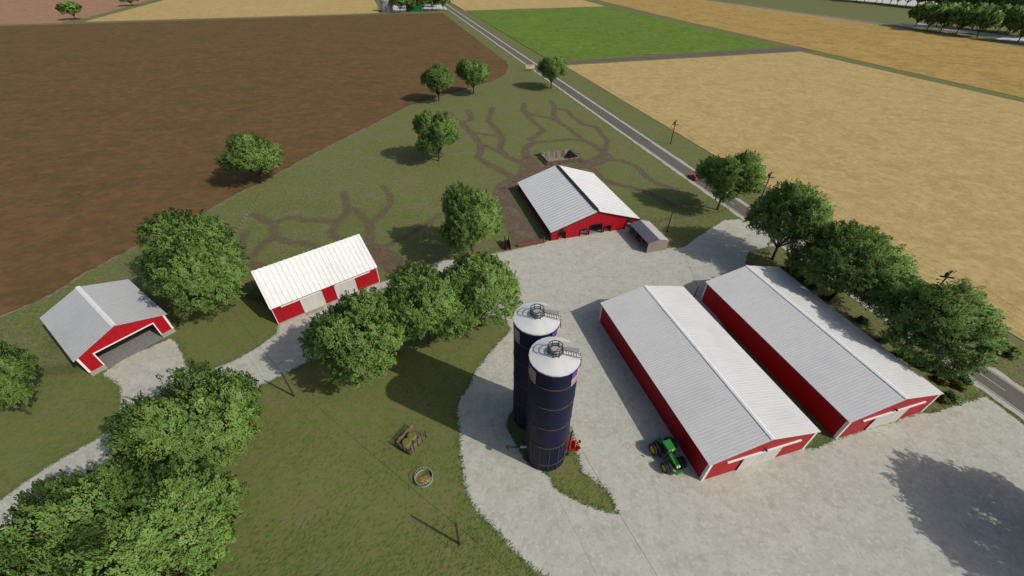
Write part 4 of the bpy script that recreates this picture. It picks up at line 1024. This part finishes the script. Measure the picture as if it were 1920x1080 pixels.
# ------------------------------------------------------------------ trees
def leaf_mat(name, stops, trans=.22):
    m, nt, b = nodes(name)
    at = N(nt, 'ShaderNodeAttribute', attribute_name='tint')
    cr = nt.nodes.new('ShaderNodeValToRGB'); e = cr.color_ramp.elements
    for i, (p_, c) in enumerate(stops):
        el = e[i] if i < 2 else e.new(p_)
        el.position = p_; el.color = rgb(c)
    nt.links.new(at.outputs['Fac'], cr.inputs[0])
    oi = N(nt, 'ShaderNodeObjectInfo'); hs = nt.nodes.new('ShaderNodeHueSaturation')
    v = N(nt, 'ShaderNodeMapRange'); v.inputs[3].default_value = .88; v.inputs[4].default_value = 1.1
    nt.links.new(oi.outputs['Random'], v.inputs[0]); nt.links.new(v.outputs[0], hs.inputs['Value'])
    nt.links.new(cr.outputs[0], hs.inputs['Color']); nt.links.new(hs.outputs[0], b.inputs['Base Color'])
    b.inputs['Roughness'].default_value = .6; b.inputs['Specular IOR Level'].default_value = .2
    tl = N(nt, 'ShaderNodeBsdfTranslucent'); mx = N(nt, 'ShaderNodeMixShader'); mx.inputs[0].default_value = trans
    nt.links.new(hs.outputs[0], tl.inputs[0]); nt.links.new(b.outputs[0], mx.inputs[1]); nt.links.new(tl.outputs[0], mx.inputs[2])
    nt.links.new(mx.outputs[0], nt.nodes['Material Output'].inputs[0])
    return m
M['leaf'] = leaf_mat('oak_leaf', [(0, (.110, .178, .039)), (.35, (.162, .268, .060)), (.75, (.208, .334, .081)), (.965, (.235, .37, .10)), (.972, (.30, .22, .09))], .30)
M['shrub0'] = leaf_mat('shrub_bluegreen', [(0, (.045, .085, .045)), (.5, (.08, .145, .07)), (1, (.11, .19, .095))])
M['shrub1'] = leaf_mat('shrub_green', [(0, (.07, .13, .03)), (.5, (.11, .21, .055)), (1, (.15, .26, .075))])
M['shrub2'] = leaf_mat('shrub_yellow', [(0, (.09, .085, .01)), (.5, (.15, .15, .015)), (1, (.21, .21, .025))])
def nrm(a): return a/np.maximum(np.linalg.norm(a, axis=1, keepdims=True), 1e-9)
def leaf_cloud(rng, centres, dirs, nleaf, L, W, leaf, droop=.2, flat_=.45):
    """sprays: flattish leafy twigs; returns leaf quads and their tint"""
    n = len(centres); up = np.array([0, 0, 1.])
    a = nrm(dirs+rng.normal(0, .35, (n, 3))+up*.1)
    nn = nrm(dirs*(1.3-flat_)+up*flat_+rng.normal(0, .30, (n, 3)))
    nn = nrm(nn-a*np.sum(nn*a, 1, keepdims=True)); s = np.cross(a, nn)
    sz = rng.uniform(.75, 1.25, (n, 1))
    t = rng.uniform(-.45, 1, (n, nleaf)); lat = rng.uniform(-1, 1, (n, nleaf))*(1.05-np.abs(t-.15))
    off = rng.normal(0, .11, (n, nleaf))-droop*t*t
    c = centres[:, None]+a[:, None]*(t*L*sz)[..., None]+s[:, None]*(lat*W*sz)[..., None]+nn[:, None]*(off*L*.5)[..., None]
    ang = lat*.9+rng.normal(0, .55, (n, nleaf))
    d = a[:, None]*np.cos(ang)[..., None]+s[:, None]*np.sin(ang)[..., None]+nn[:, None]*rng.normal(-.1, .28, (n, nleaf))[..., None]
    d = d.reshape(-1, 3); d = nrm(d); c = c.reshape(-1, 3)
    nl = np.repeat(nn, nleaf, 0)+rng.normal(0, .30, (n*nleaf, 3)); b = nrm(np.cross(nl, d))
    ll = leaf*rng.uniform(.65, 1.3, (len(c), 1))
    w = .28*ll*rng.uniform(.8, 1.25, (len(c), 1))
    co = np.stack([c-d*ll*.5, c+b*w+d*ll*.08, c+d*ll*.5, c-b*w+d*ll*.08], 1).reshape(-1, 3)
    tint = np.clip(np.repeat(rng.normal(.48, .17, n), nleaf)+rng.normal(0, .13, n*nleaf), 0, .96)
    tint[rng.random(len(tint)) < .010] = 1.0
    return co, np.repeat(tint, 4), np.repeat(dirs, nleaf, 0)
def leaf_mesh(name, co, tint, m, parent, dirs=None, mixn=.84):
    if dirs is not None:
        q = co.reshape(-1, 4, 3); gn = nrm(np.cross(q[:, 1]-q[:, 0], q[:, 3]-q[:, 0]))
        fl = np.sum(gn*dirs, 1) < 0; q[fl] = q[fl][:, ::-1]; gn[fl] *= -1; co = q.reshape(-1, 3)
        vn = np.repeat(nrm(nrm(dirs)*mixn+gn*(1-mixn)), 4, 0)
    o = raw_mesh(name, co, np.arange(len(co)).reshape(-1, 4), m, 4, parent)
    at = o.data.attributes.new('tint', 'FLOAT', 'POINT'); at.data.foreach_set('value', tint.astype(np.float32))
    if dirs is not None:
        o.data.polygons.foreach_set('use_smooth', [True]*len(o.data.polygons)); o.data.normals_split_custom_set_from_vertices(vn.tolist())
    return o
def make_tree(seed, flat_=.42, R_=10.0, zc=9.0, rz=7.4, nspray=1150, nleaf=70, leaf=.37, L=1.7, W=1.0, nlobe=15, limbs=True):
    rng = np.random.default_rng(seed)
    lob = [(np.array([0, 0, zc+.8]), R_*.56)]
    for i in range(nlobe):
        az = 2*math.pi*(i*.618034*1.0+rng.uniform(-.06, .06)); el = [-.25, .12, .45, .85][i % 4]+rng.uniform(-.12, .12)
        rr = R_*rng.uniform(.54, .70)
        c = np.array([math.cos(az)*math.cos(el)*rr, math.sin(az)*math.cos(el)*rr, zc+math.sin(el)*rr*rz/R_*1.05])
        lob.append((c, R_*rng.uniform(.26, .42)))
    k = rz/R_*1.12; P0, D0 = [], []
    w = np.array([r*r for _, r in lob]); w[0] *= .8; w /= w.sum()
    while len(P0) < nspray:
        i = rng.choice(len(lob), p=w); c, r = lob[i]
        v = rng.normal(0, 1, 3); v /= np.linalg.norm(v)
        if v[2] < -.45: continue
        p = c+v*np.array([1, 1, max(k, .7)])*r*(rng.uniform(.80, 1.05) if rng.random() < .8 else rng.uniform(1.0, 1.2))
        bad = False
        for j, (c2, r2) in enumerate(lob):
            if j != i and np.linalg.norm((p-c2)/np.array([1, 1, max(k, .7)])) < r2*.72: bad = True; break
        if bad and rng.random() > .12: continue
        P0.append(p); D0.append(v*.8+(p-np.array([0, 0, zc-2]))/R_*.7)
    P0, D0 = np.array(P0), nrm(np.array(D0))
    co, tint, dd = leaf_cloud(rng, P0, D0, nleaf, L, W, leaf, flat_=flat_)
    r = empty('shade_tree')
    leaf_mesh('crown', co, tint, M['leaf'], r, dd)
    tb = MB(); rs = random.Random(seed)
    fk = Vector((rs.uniform(-.3, .3), rs.uniform(-.3, .3), zc*.36)); lean = Vector((rs.uniform(-.5, .5), rs.uniform(-.5, .5), 0))
    tb.tube([(0, 0, -.2), (.02, 0, .35), lean*.3+fk*.45, fk+lean*.6], [.62, .44, .36, .34], 9)
    f0 = fk+lean*.6
    for i, (c, r2) in enumerate(lob):
        c = Vector(c); st = f0 if (i % 3) else f0.lerp(Vector((0, 0, zc)), .4)
        mid = st.lerp(c, .5)+Vector((0, 0, rs.uniform(-.6, .2)))
        tb.tube([st-Vector((0, 0, .2)), mid, c], [.22, .14, .08], 6)
        if limbs:
            for _ in range(5):
                v = Vector((rs.gauss(0, 1), rs.gauss(0, 1), rs.gauss(.3, .6))).normalized()*r2*.95
                tb.tube([c.lerp(mid, .3), c+v*.5+Vector((0, 0, .15)), c+v], [.09, .06, .025], 4, False)
    if not limbs: tb.tube([f0, f0+Vector((0, 0, zc*.5))], [.3, .1], 6)
    tb.build('trunk', M['bark'], r, smooth=True)
    return r
TREES = [make_tree(11), make_tree(23), make_tree(37), make_tree(52, nlobe=17)]
FAR = [make_tree(71, nspray=210, nleaf=20, leaf=1.5, L=1.9, W=1.6, limbs=False, flat_=.1), make_tree(83, nspray=210, nleaf=20, leaf=1.5, L=1.9, W=1.6, limbs=False, flat_=.1)]
used = set()
def plant(base, zc, R_, var, label, group='shade trees around the farmyard', pool=None, name=None):
    pool = pool or TREES
    src = pool[var % len(pool)]
    if id(src) in used: o = copy_tree(src)
    else: o = src; used.add(id(src))
    o.location = (base[0], base[1], 0); s = R_/11.1
    o.scale = (s*random.uniform(.93, 1.07), s*random.uniform(.93, 1.07), max(zc/9.0, s*.9)); o.rotation_euler = (0, 0, random.uniform(0, 6.28))
    return tag(o, label, 'tree', group)
def tree_px(uc, vc, du, var, label, base=None, zc=None, group='shade trees around the farmyard', pool=None):
    if base:
        b = P(*base); lo, hi = 0, 40
        for _ in range(40):
            m_ = (lo+hi)/2
            if pix((b.x, b.y, m_))[1] > vc: lo = m_
            else: hi = m_
        zc = lo; d = depth((b.x, b.y, zc)); R_ = du*d/FPX
    else:
        zc = zc or 9.0; q_ = P(uc, vc, zc); b = q_; R_ = du*depth(q_)/FPX
    return plant(b, zc, R_, var, label, group, pool)
tree_px(1033, 134, 30, 0, 'lone round tree beside the cream billboard and the road', base=(1033, 166))
tree_px(817, 156, 34, 1, 'left one of the pair of trees at the ploughed field corner', base=(823, 190))
tree_px(884, 143, 31, 2, 'right one of the pair of trees at the ploughed field corner', base=(888, 176))
tree_px(813, 257, 46, 3, 'lone round tree in the middle of the pasture', base=(823, 302))
tree_px(467, 300, 56, 1, 'lone tree on the edge of the ploughed field, left of the pasture', base=(490, 343))
tree_px(1353, 340, 61, 2, 'round tree by the road half covering the red car', base=(1345, 393))
tree_px(1468, 418, 71, 0, 'forked tree on the small grass corner where the gravel meets the road', base=(1448, 486))
tree_px(1590, 506, 101, 3, 'big tree between the long shed and the road, upper one of the touching pair', zc=8.6)
tree_px(1740, 608, 112, 1, 'biggest tree between the long shed and the road, lower one of the touching pair', zc=8.6)
tree_px(882, 421, 68, 2, 'tall rounded tree at the gravel edge beside the dark loading chute', zc=9.6)
tree_px(898, 550, 75, 0, 'tree with its crown right behind the rear silo', zc=9)
tree_px(795, 582, 84, 3, 'middle tree of the clump between the white roofed shed and the silos', zc=9)
tree_px(846, 578, 66, 1, 'smaller tree filling the clump between its middle tree and the rear silo', zc=8.2)
tree_px(735, 606, 66, 0, 'smaller tree filling the clump between its left front and middle trees', zc=8.2)
tree_px(668, 642, 97, 1, 'left front tree of the clump, overlapping the white roofed shed', zc=9)
tree_px(378, 515, 88, 0, 'leafy tree between the grey garage and the white roofed shed', zc=9)
tree_px(355, 470, 80, 3, 'tree behind another at the field edge above the grey garage', zc=9)
tree_px(368, 800, 122, 2, 'large tree beside the lane below the grey garage', zc=9)
tree_px(185, 990, 116, 3, 'large tree at the lower left corner covering the lane', zc=9)
tree_px(318, 1010, 142, 1, 'large tree at the bottom left, closest to the camera', zc=9)
tree_px(75, 1125, 100, 0, 'tree cut off by the lower left corner of the picture', zc=9)
tree_px(-14, 722, 64, 2, 'tree cut off by the left edge of the picture', zc=8)
o1 = P(1895, 1000); plant((o1.x+10.4, o1.y-5.2), 9.0, 10.5, 1, 'tree beyond the right edge of the picture that shades the gravel')
o2 = P(590, 1222); plant((o2.x+7.6, o2.y-3.8), 6.6, 6.5, 2, 'tree below the bottom edge of the picture that shades the lawn')
# far trees
FG = 'far tree row along the pale yards'
for k, (u, v) in enumerate([(1715, 51), (1737, 57), (1762, 59), (1792, 64), (1831, 70), (1908, 79), (1883, 64), (1887, 67), (1776, 51), (1800, 53), (1822, 55), (1846, 58), (1868, 61), (1900, 62), (1928, 70), (1945, 82), (1755, 50)]):
    b = P(u, v); plant(b, 10.5, random.uniform(11.5, 13), k, 'one of the far trees in the front row along the pale yard', 'front row of far trees', FAR)
for k, (u, v) in enumerate([(1587, 0.5), (1605, 3), (1620, 3.5), (1641, 6), (1652, 7), (1668, 8), (1681, 10), (1697, 12), (1717, 14), (1737, 16), (1757, 17), (1775, 19), (1796, 21), (1815, 23), (1836, 26), (1858, 28), (1880, 31), (1905, 34), (1930, 38), (1792, 14), (1842, 19), (1890, 24)]):
    b = P(u, v); plant(b, 10.8, random.uniform(11.5, 13.5), k+1, 'one of the far trees in the rear row behind the pale slab', 'rear row of far trees', FAR)
for k, (u, v) in enumerate([(751, 23.5), (767, 22.5), (795, 20.5), (811, 19.5), (832, 19.5), (780, 16), (818, 13)]):
    b = P(u, v); plant(b, 10.3, random.uniform(10, 11.5), k, 'one of the far grove trees beside the grey tower and hedge', 'far grove trees', FAR)
tree_px(135, 21, 21, 0, 'far lone tree on the grass strip beside the reddish field', base=(143, 37), pool=FAR)
tree_px(245, -2, 16, 1, 'far tree cut off by the top edge beside the reddish field', base=(248, 11), pool=FAR)

# ------------------------------------------------------------------ shrubs
def make_shrub(seed, m):
    rng = np.random.default_rng(seed); n = 60
    v = nrm(rng.normal(0, 1, (n, 3))); v[:, 2] = np.abs(v[:, 2])*1.0
    c = v*np.array([.8, .8, .85])*rng.uniform(.45, 1, (n, 1))+np.array([0, 0, .15])
    co, t, dd = leaf_cloud(rng, c, v, 16, .4, .3, .26)
    return leaf_mesh('shrub', co, t, m, None, dd)
SHR = [make_shrub(1, M['shrub0']), make_shrub(2, M['shrub1']), make_shrub(3, M['shrub2'])]
SL = ['dark bluish green shrub in the bushy strip between the long shed and the road', 'fresh green shrub in the bushy strip between the long shed and the road', 'olive yellow shrub in the bushy strip between the long shed and the road']
SR = [s.replace('in the bushy strip between the long shed and the road', 'on the far verge between road and wheat') for s in SL]
su = set()
for (u, v, k, s) in [(1465, 508, 1, 1.1), (1478, 506, 2, .9), (1486, 516, 0, 1.2), (1493, 509, 0, .8), (1497, 520, 1, 1), (1506, 527, 0, 1.2), (1522, 540, 0, 1), (1545, 560, 1, 1), (1613, 603, 0, 1), (1622, 606, 1, .9), (1655, 640, 0, 1), (1690, 668, 1, 1),
    (1712, 679, 0, .9), (1722, 687, 0, .9), (1734, 692, 1, 1), (1740, 686, 0, .9), (1758, 698, 0, 1.3), (1768, 710, 0, .8), (1779, 707, 0, .9), (1757, 713, 2, 1.0), (1766, 719, 2, .9), (1778, 713, 1, 1.1), (1786, 705, 1, 1), (1797, 717, 0, .9), (1807, 719, 1, 1.2), (1786, 722, 2, 1.0), (1797, 727, 2, 1.0), (1769, 744, 0, .8), (1766, 752, 2, 1.0), (1782, 750, 1, 1.2), (1776, 742, 1, .8),
    (1863, 652, 0, 1.3), (1877, 651, 1, 1.2), (1875, 663, 0, .9), (1889, 667, 1, 1.2), (1897, 662, 2, 1.2), (1888, 656, 2, .8), (1440, 374, 1, 1.4), (1447, 372, 0, 1.3), (1450, 378, 1, 1.3), (1457, 381, 2, 1.5), (1464, 377, 0, 1.2), (1441, 379, 2, 1), (1415, 358, 0, 1.3), (1410, 355, 2, 1), (1422, 361, 1, 1.1)]:
    o = SHR[k] if k not in su else SHR[k].copy()
    if k in su: COL.objects.link(o)
    su.add(k); p = P(u, v); far = (p.xy-RA).dot(RN) > 0
    o.location = p; o.rotation_euler = (0, 0, random.random()*6.28); q_ = s*random.uniform(.9, 1.1); o.scale = (q_, q_, q_*.95)
    tag(o, (SR if far else SL)[k], 'shrub', 'shrubs on the far verge' if far else 'shrubs beside the long shed')

# ------------------------------------------------------------------ grass tufts on the nearer lawns
def tufts(n, seed):
    rng = np.random.default_rng(seed)
    X = rng.uniform(-110, 98, n); Y = 8+(118-8)*rng.random(n)**1.6
    keep = np.ones(n, bool)
    ys_ = yard_sdf(X, Y); keep &= (ys_ < -.02)|((ys_ < .30)&(rng.random(n) < .5))
    keep &= ~inside(X, Y, PL+TAIL)
    d0 = (X-RA.x)*RN.x+(Y-RA.y)*RN.y; keep &= (np.abs(d0) > 4.1) & (d0 < 16)
    for r in ((28.35, 29.49, .2765, 18.8, 35.75), (52.45, 36.3, .2785, 18.8, 35.75), (10.5, 94.77, .279, 26.03, 30.88), (-78.02, 49.07, .952, 14.19, 18.97), (-49.2, 62.6, .668, 22.76, 14.1), (34.91, 88.94, .267, 5.8, 10)):
        c, s = math.cos(r[2]), math.sin(r[2]); lx = (X-r[0])*c+(Y-r[1])*s; ly = -(X-r[0])*s+(Y-r[1])*c
        keep &= ~((lx > -.1)&(lx < r[3]+.1)&(ly > -.1)&(ly < r[4]+.1))
    keep &= path_sdf(X, Y) < -.1
    for c in ((5.257, 34.034), (3.364, 40.716)): keep &= np.hypot(X-c[0], Y-c[1]) > 3.2
    # patchy cover
    f = .45+.55*np.sin(X*.21+1.3*np.sin(Y*.17))*np.sin(Y*.26+1.7*np.sin(X*.13))
    keep &= rng.random(n) < np.where(ys_ > -1.2, .9, np.clip(.12+.5*f+(Y < 24)*.3, .05, 1))
    X, Y = X[keep], Y[keep]; n = len(X)
    h = rng.uniform(.05, .13, n); a = rng.normal(.75, .28, n); lean = rng.uniform(.35, .75, n)
    w = rng.uniform(.022, .045, n)
    base = np.stack([X, Y, np.zeros(n)], 1); s = np.stack([-np.sin(a), np.cos(a), np.zeros(n)], 1)*w[:, None]
    tip = base+np.stack([np.cos(a)*lean, np.sin(a)*lean, h], 1); mid = base*.5+tip*.5+s*.2; mid[:, 2] += h*.08
    co = np.stack([base-s, base+s, mid+s*.7, tip], 1).reshape(-1, 3)
    t = np.repeat(np.clip(rng.normal(.5, .22, n), 0, 1), 4)
    # longer blades leaning out over the gravel edge
    pts = np.concatenate([np.array(jag(L_, .11, .3, random.Random(8))) for L_ in (YARD, ISLE, STRIP)])
    X = pts[:, 0]+rng.normal(0, .25, len(pts)); Y = pts[:, 1]+rng.normal(0, .25, len(pts)); ys_ = yard_sdf(X, Y)
    k = (ys_ < .25) & (ys_ > -.8) & (Y < 62) & (np.abs((X-RA.x)*RN.x+(Y-RA.y)*RN.y) > 4.2); X, Y = X[k], Y[k]; m_ = len(X)
    for bx, by, yw, ww, LL in ((28.35, 29.49, .2765, 18.8, 35.75), (52.45, 36.3, .2785, 18.8, 35.75), (-78.02, 49.07, .952, 14.19, 18.97)):
        c, s2 = math.cos(yw), math.sin(yw); lx = (X-bx)*c+(Y-by)*s2; ly = -(X-bx)*s2+(Y-by)*c; kk = ~((lx > -.2)&(lx < ww+.2)&(ly > -.2)&(ly < LL+.2)); X, Y = X[kk], Y[kk]
    m_ = len(X); a = rng.normal(.25, .5, m_); h = rng.uniform(.12, .3, m_); lean = rng.uniform(.25, .7, m_); w = rng.uniform(.035, .07, m_)
    base = np.stack([X, Y, np.zeros(m_)], 1); s3 = np.stack([-np.sin(a), np.cos(a), np.zeros(m_)], 1)*w[:, None]
    tip = base+np.stack([np.cos(a)*lean, np.sin(a)*lean, h], 1); mid = base*.5+tip*.5; mid[:, 2] += h*.12
    co2 = np.stack([base-s3, base+s3, mid+s3*.7, tip], 1).reshape(-1, 3)
    co = np.concatenate([co, co2]); t = np.concatenate([t, np.repeat(np.clip(rng.normal(.35, .2, m_), 0, 1), 4)])
    return co, t
M['blade'] = leaf_mat('grass_blade', [(0, (.095, .155, .030)), (.5, (.115, .185, .034)), (1, (.14, .21, .045))], .3)
co, t = tufts(230000, 5)
tag(leaf_mesh('grass_blades', co, t, M['blade'], None), 'short green grass blades growing over the lawns around the gravel yard', 'grass', kind='stuff')

# ------------------------------------------------------------------ light, sky, camera
sun = bpy.data.lights.new('sun', 'SUN'); sun.energy = 3.3; sun.angle = rad(.53); sun.color = (1, .955, .88)
so = bpy.data.objects.new('sun', sun); COL.objects.link(so); so.rotation_euler = SUN.to_track_quat('Z', 'Y').to_euler(); so.location = (60, -40, 80)
wd = bpy.data.worlds.new('World'); SC.world = wd; wd.use_nodes = True
nt = wd.node_tree; bg = nt.nodes['Background']
sk = nt.nodes.new('ShaderNodeTexSky'); sk.sky_type = 'NISHITA'; sk.sun_disc = False; sk.sun_elevation = SUN_EL; sk.sun_rotation = math.atan2(SUN.x, SUN.y)
sk.air_density = 1; sk.dust_density = 2.4; sk.ozone_density = .7
nt.links.new(sk.outputs[0], bg.inputs[0]); bg.inputs[1].default_value = .105
cam = bpy.data.cameras.new('camera'); co_ = bpy.data.objects.new('camera', cam); COL.objects.link(co_)
co_.location = (0, 0, CH); co_.rotation_euler = (math.pi/2-TH, 0, 0)
cam.sensor_width = 36; cam.lens = FPX/1920*36; cam.clip_start = .5; cam.clip_end = 6000
SC.camera = co_
SC.view_settings.view_transform = 'Standard'; SC.view_settings.look = 'None'; SC.view_settings.exposure = 0; SC.view_settings.gamma = 1
SC.render.resolution_x, SC.render.resolution_y = 1024, 576
SC.cycles.max_bounces = 6; SC.cycles.diffuse_bounces = 3; SC.cycles.transparent_max_bounces = 12
SC.cycles.use_denoising = True
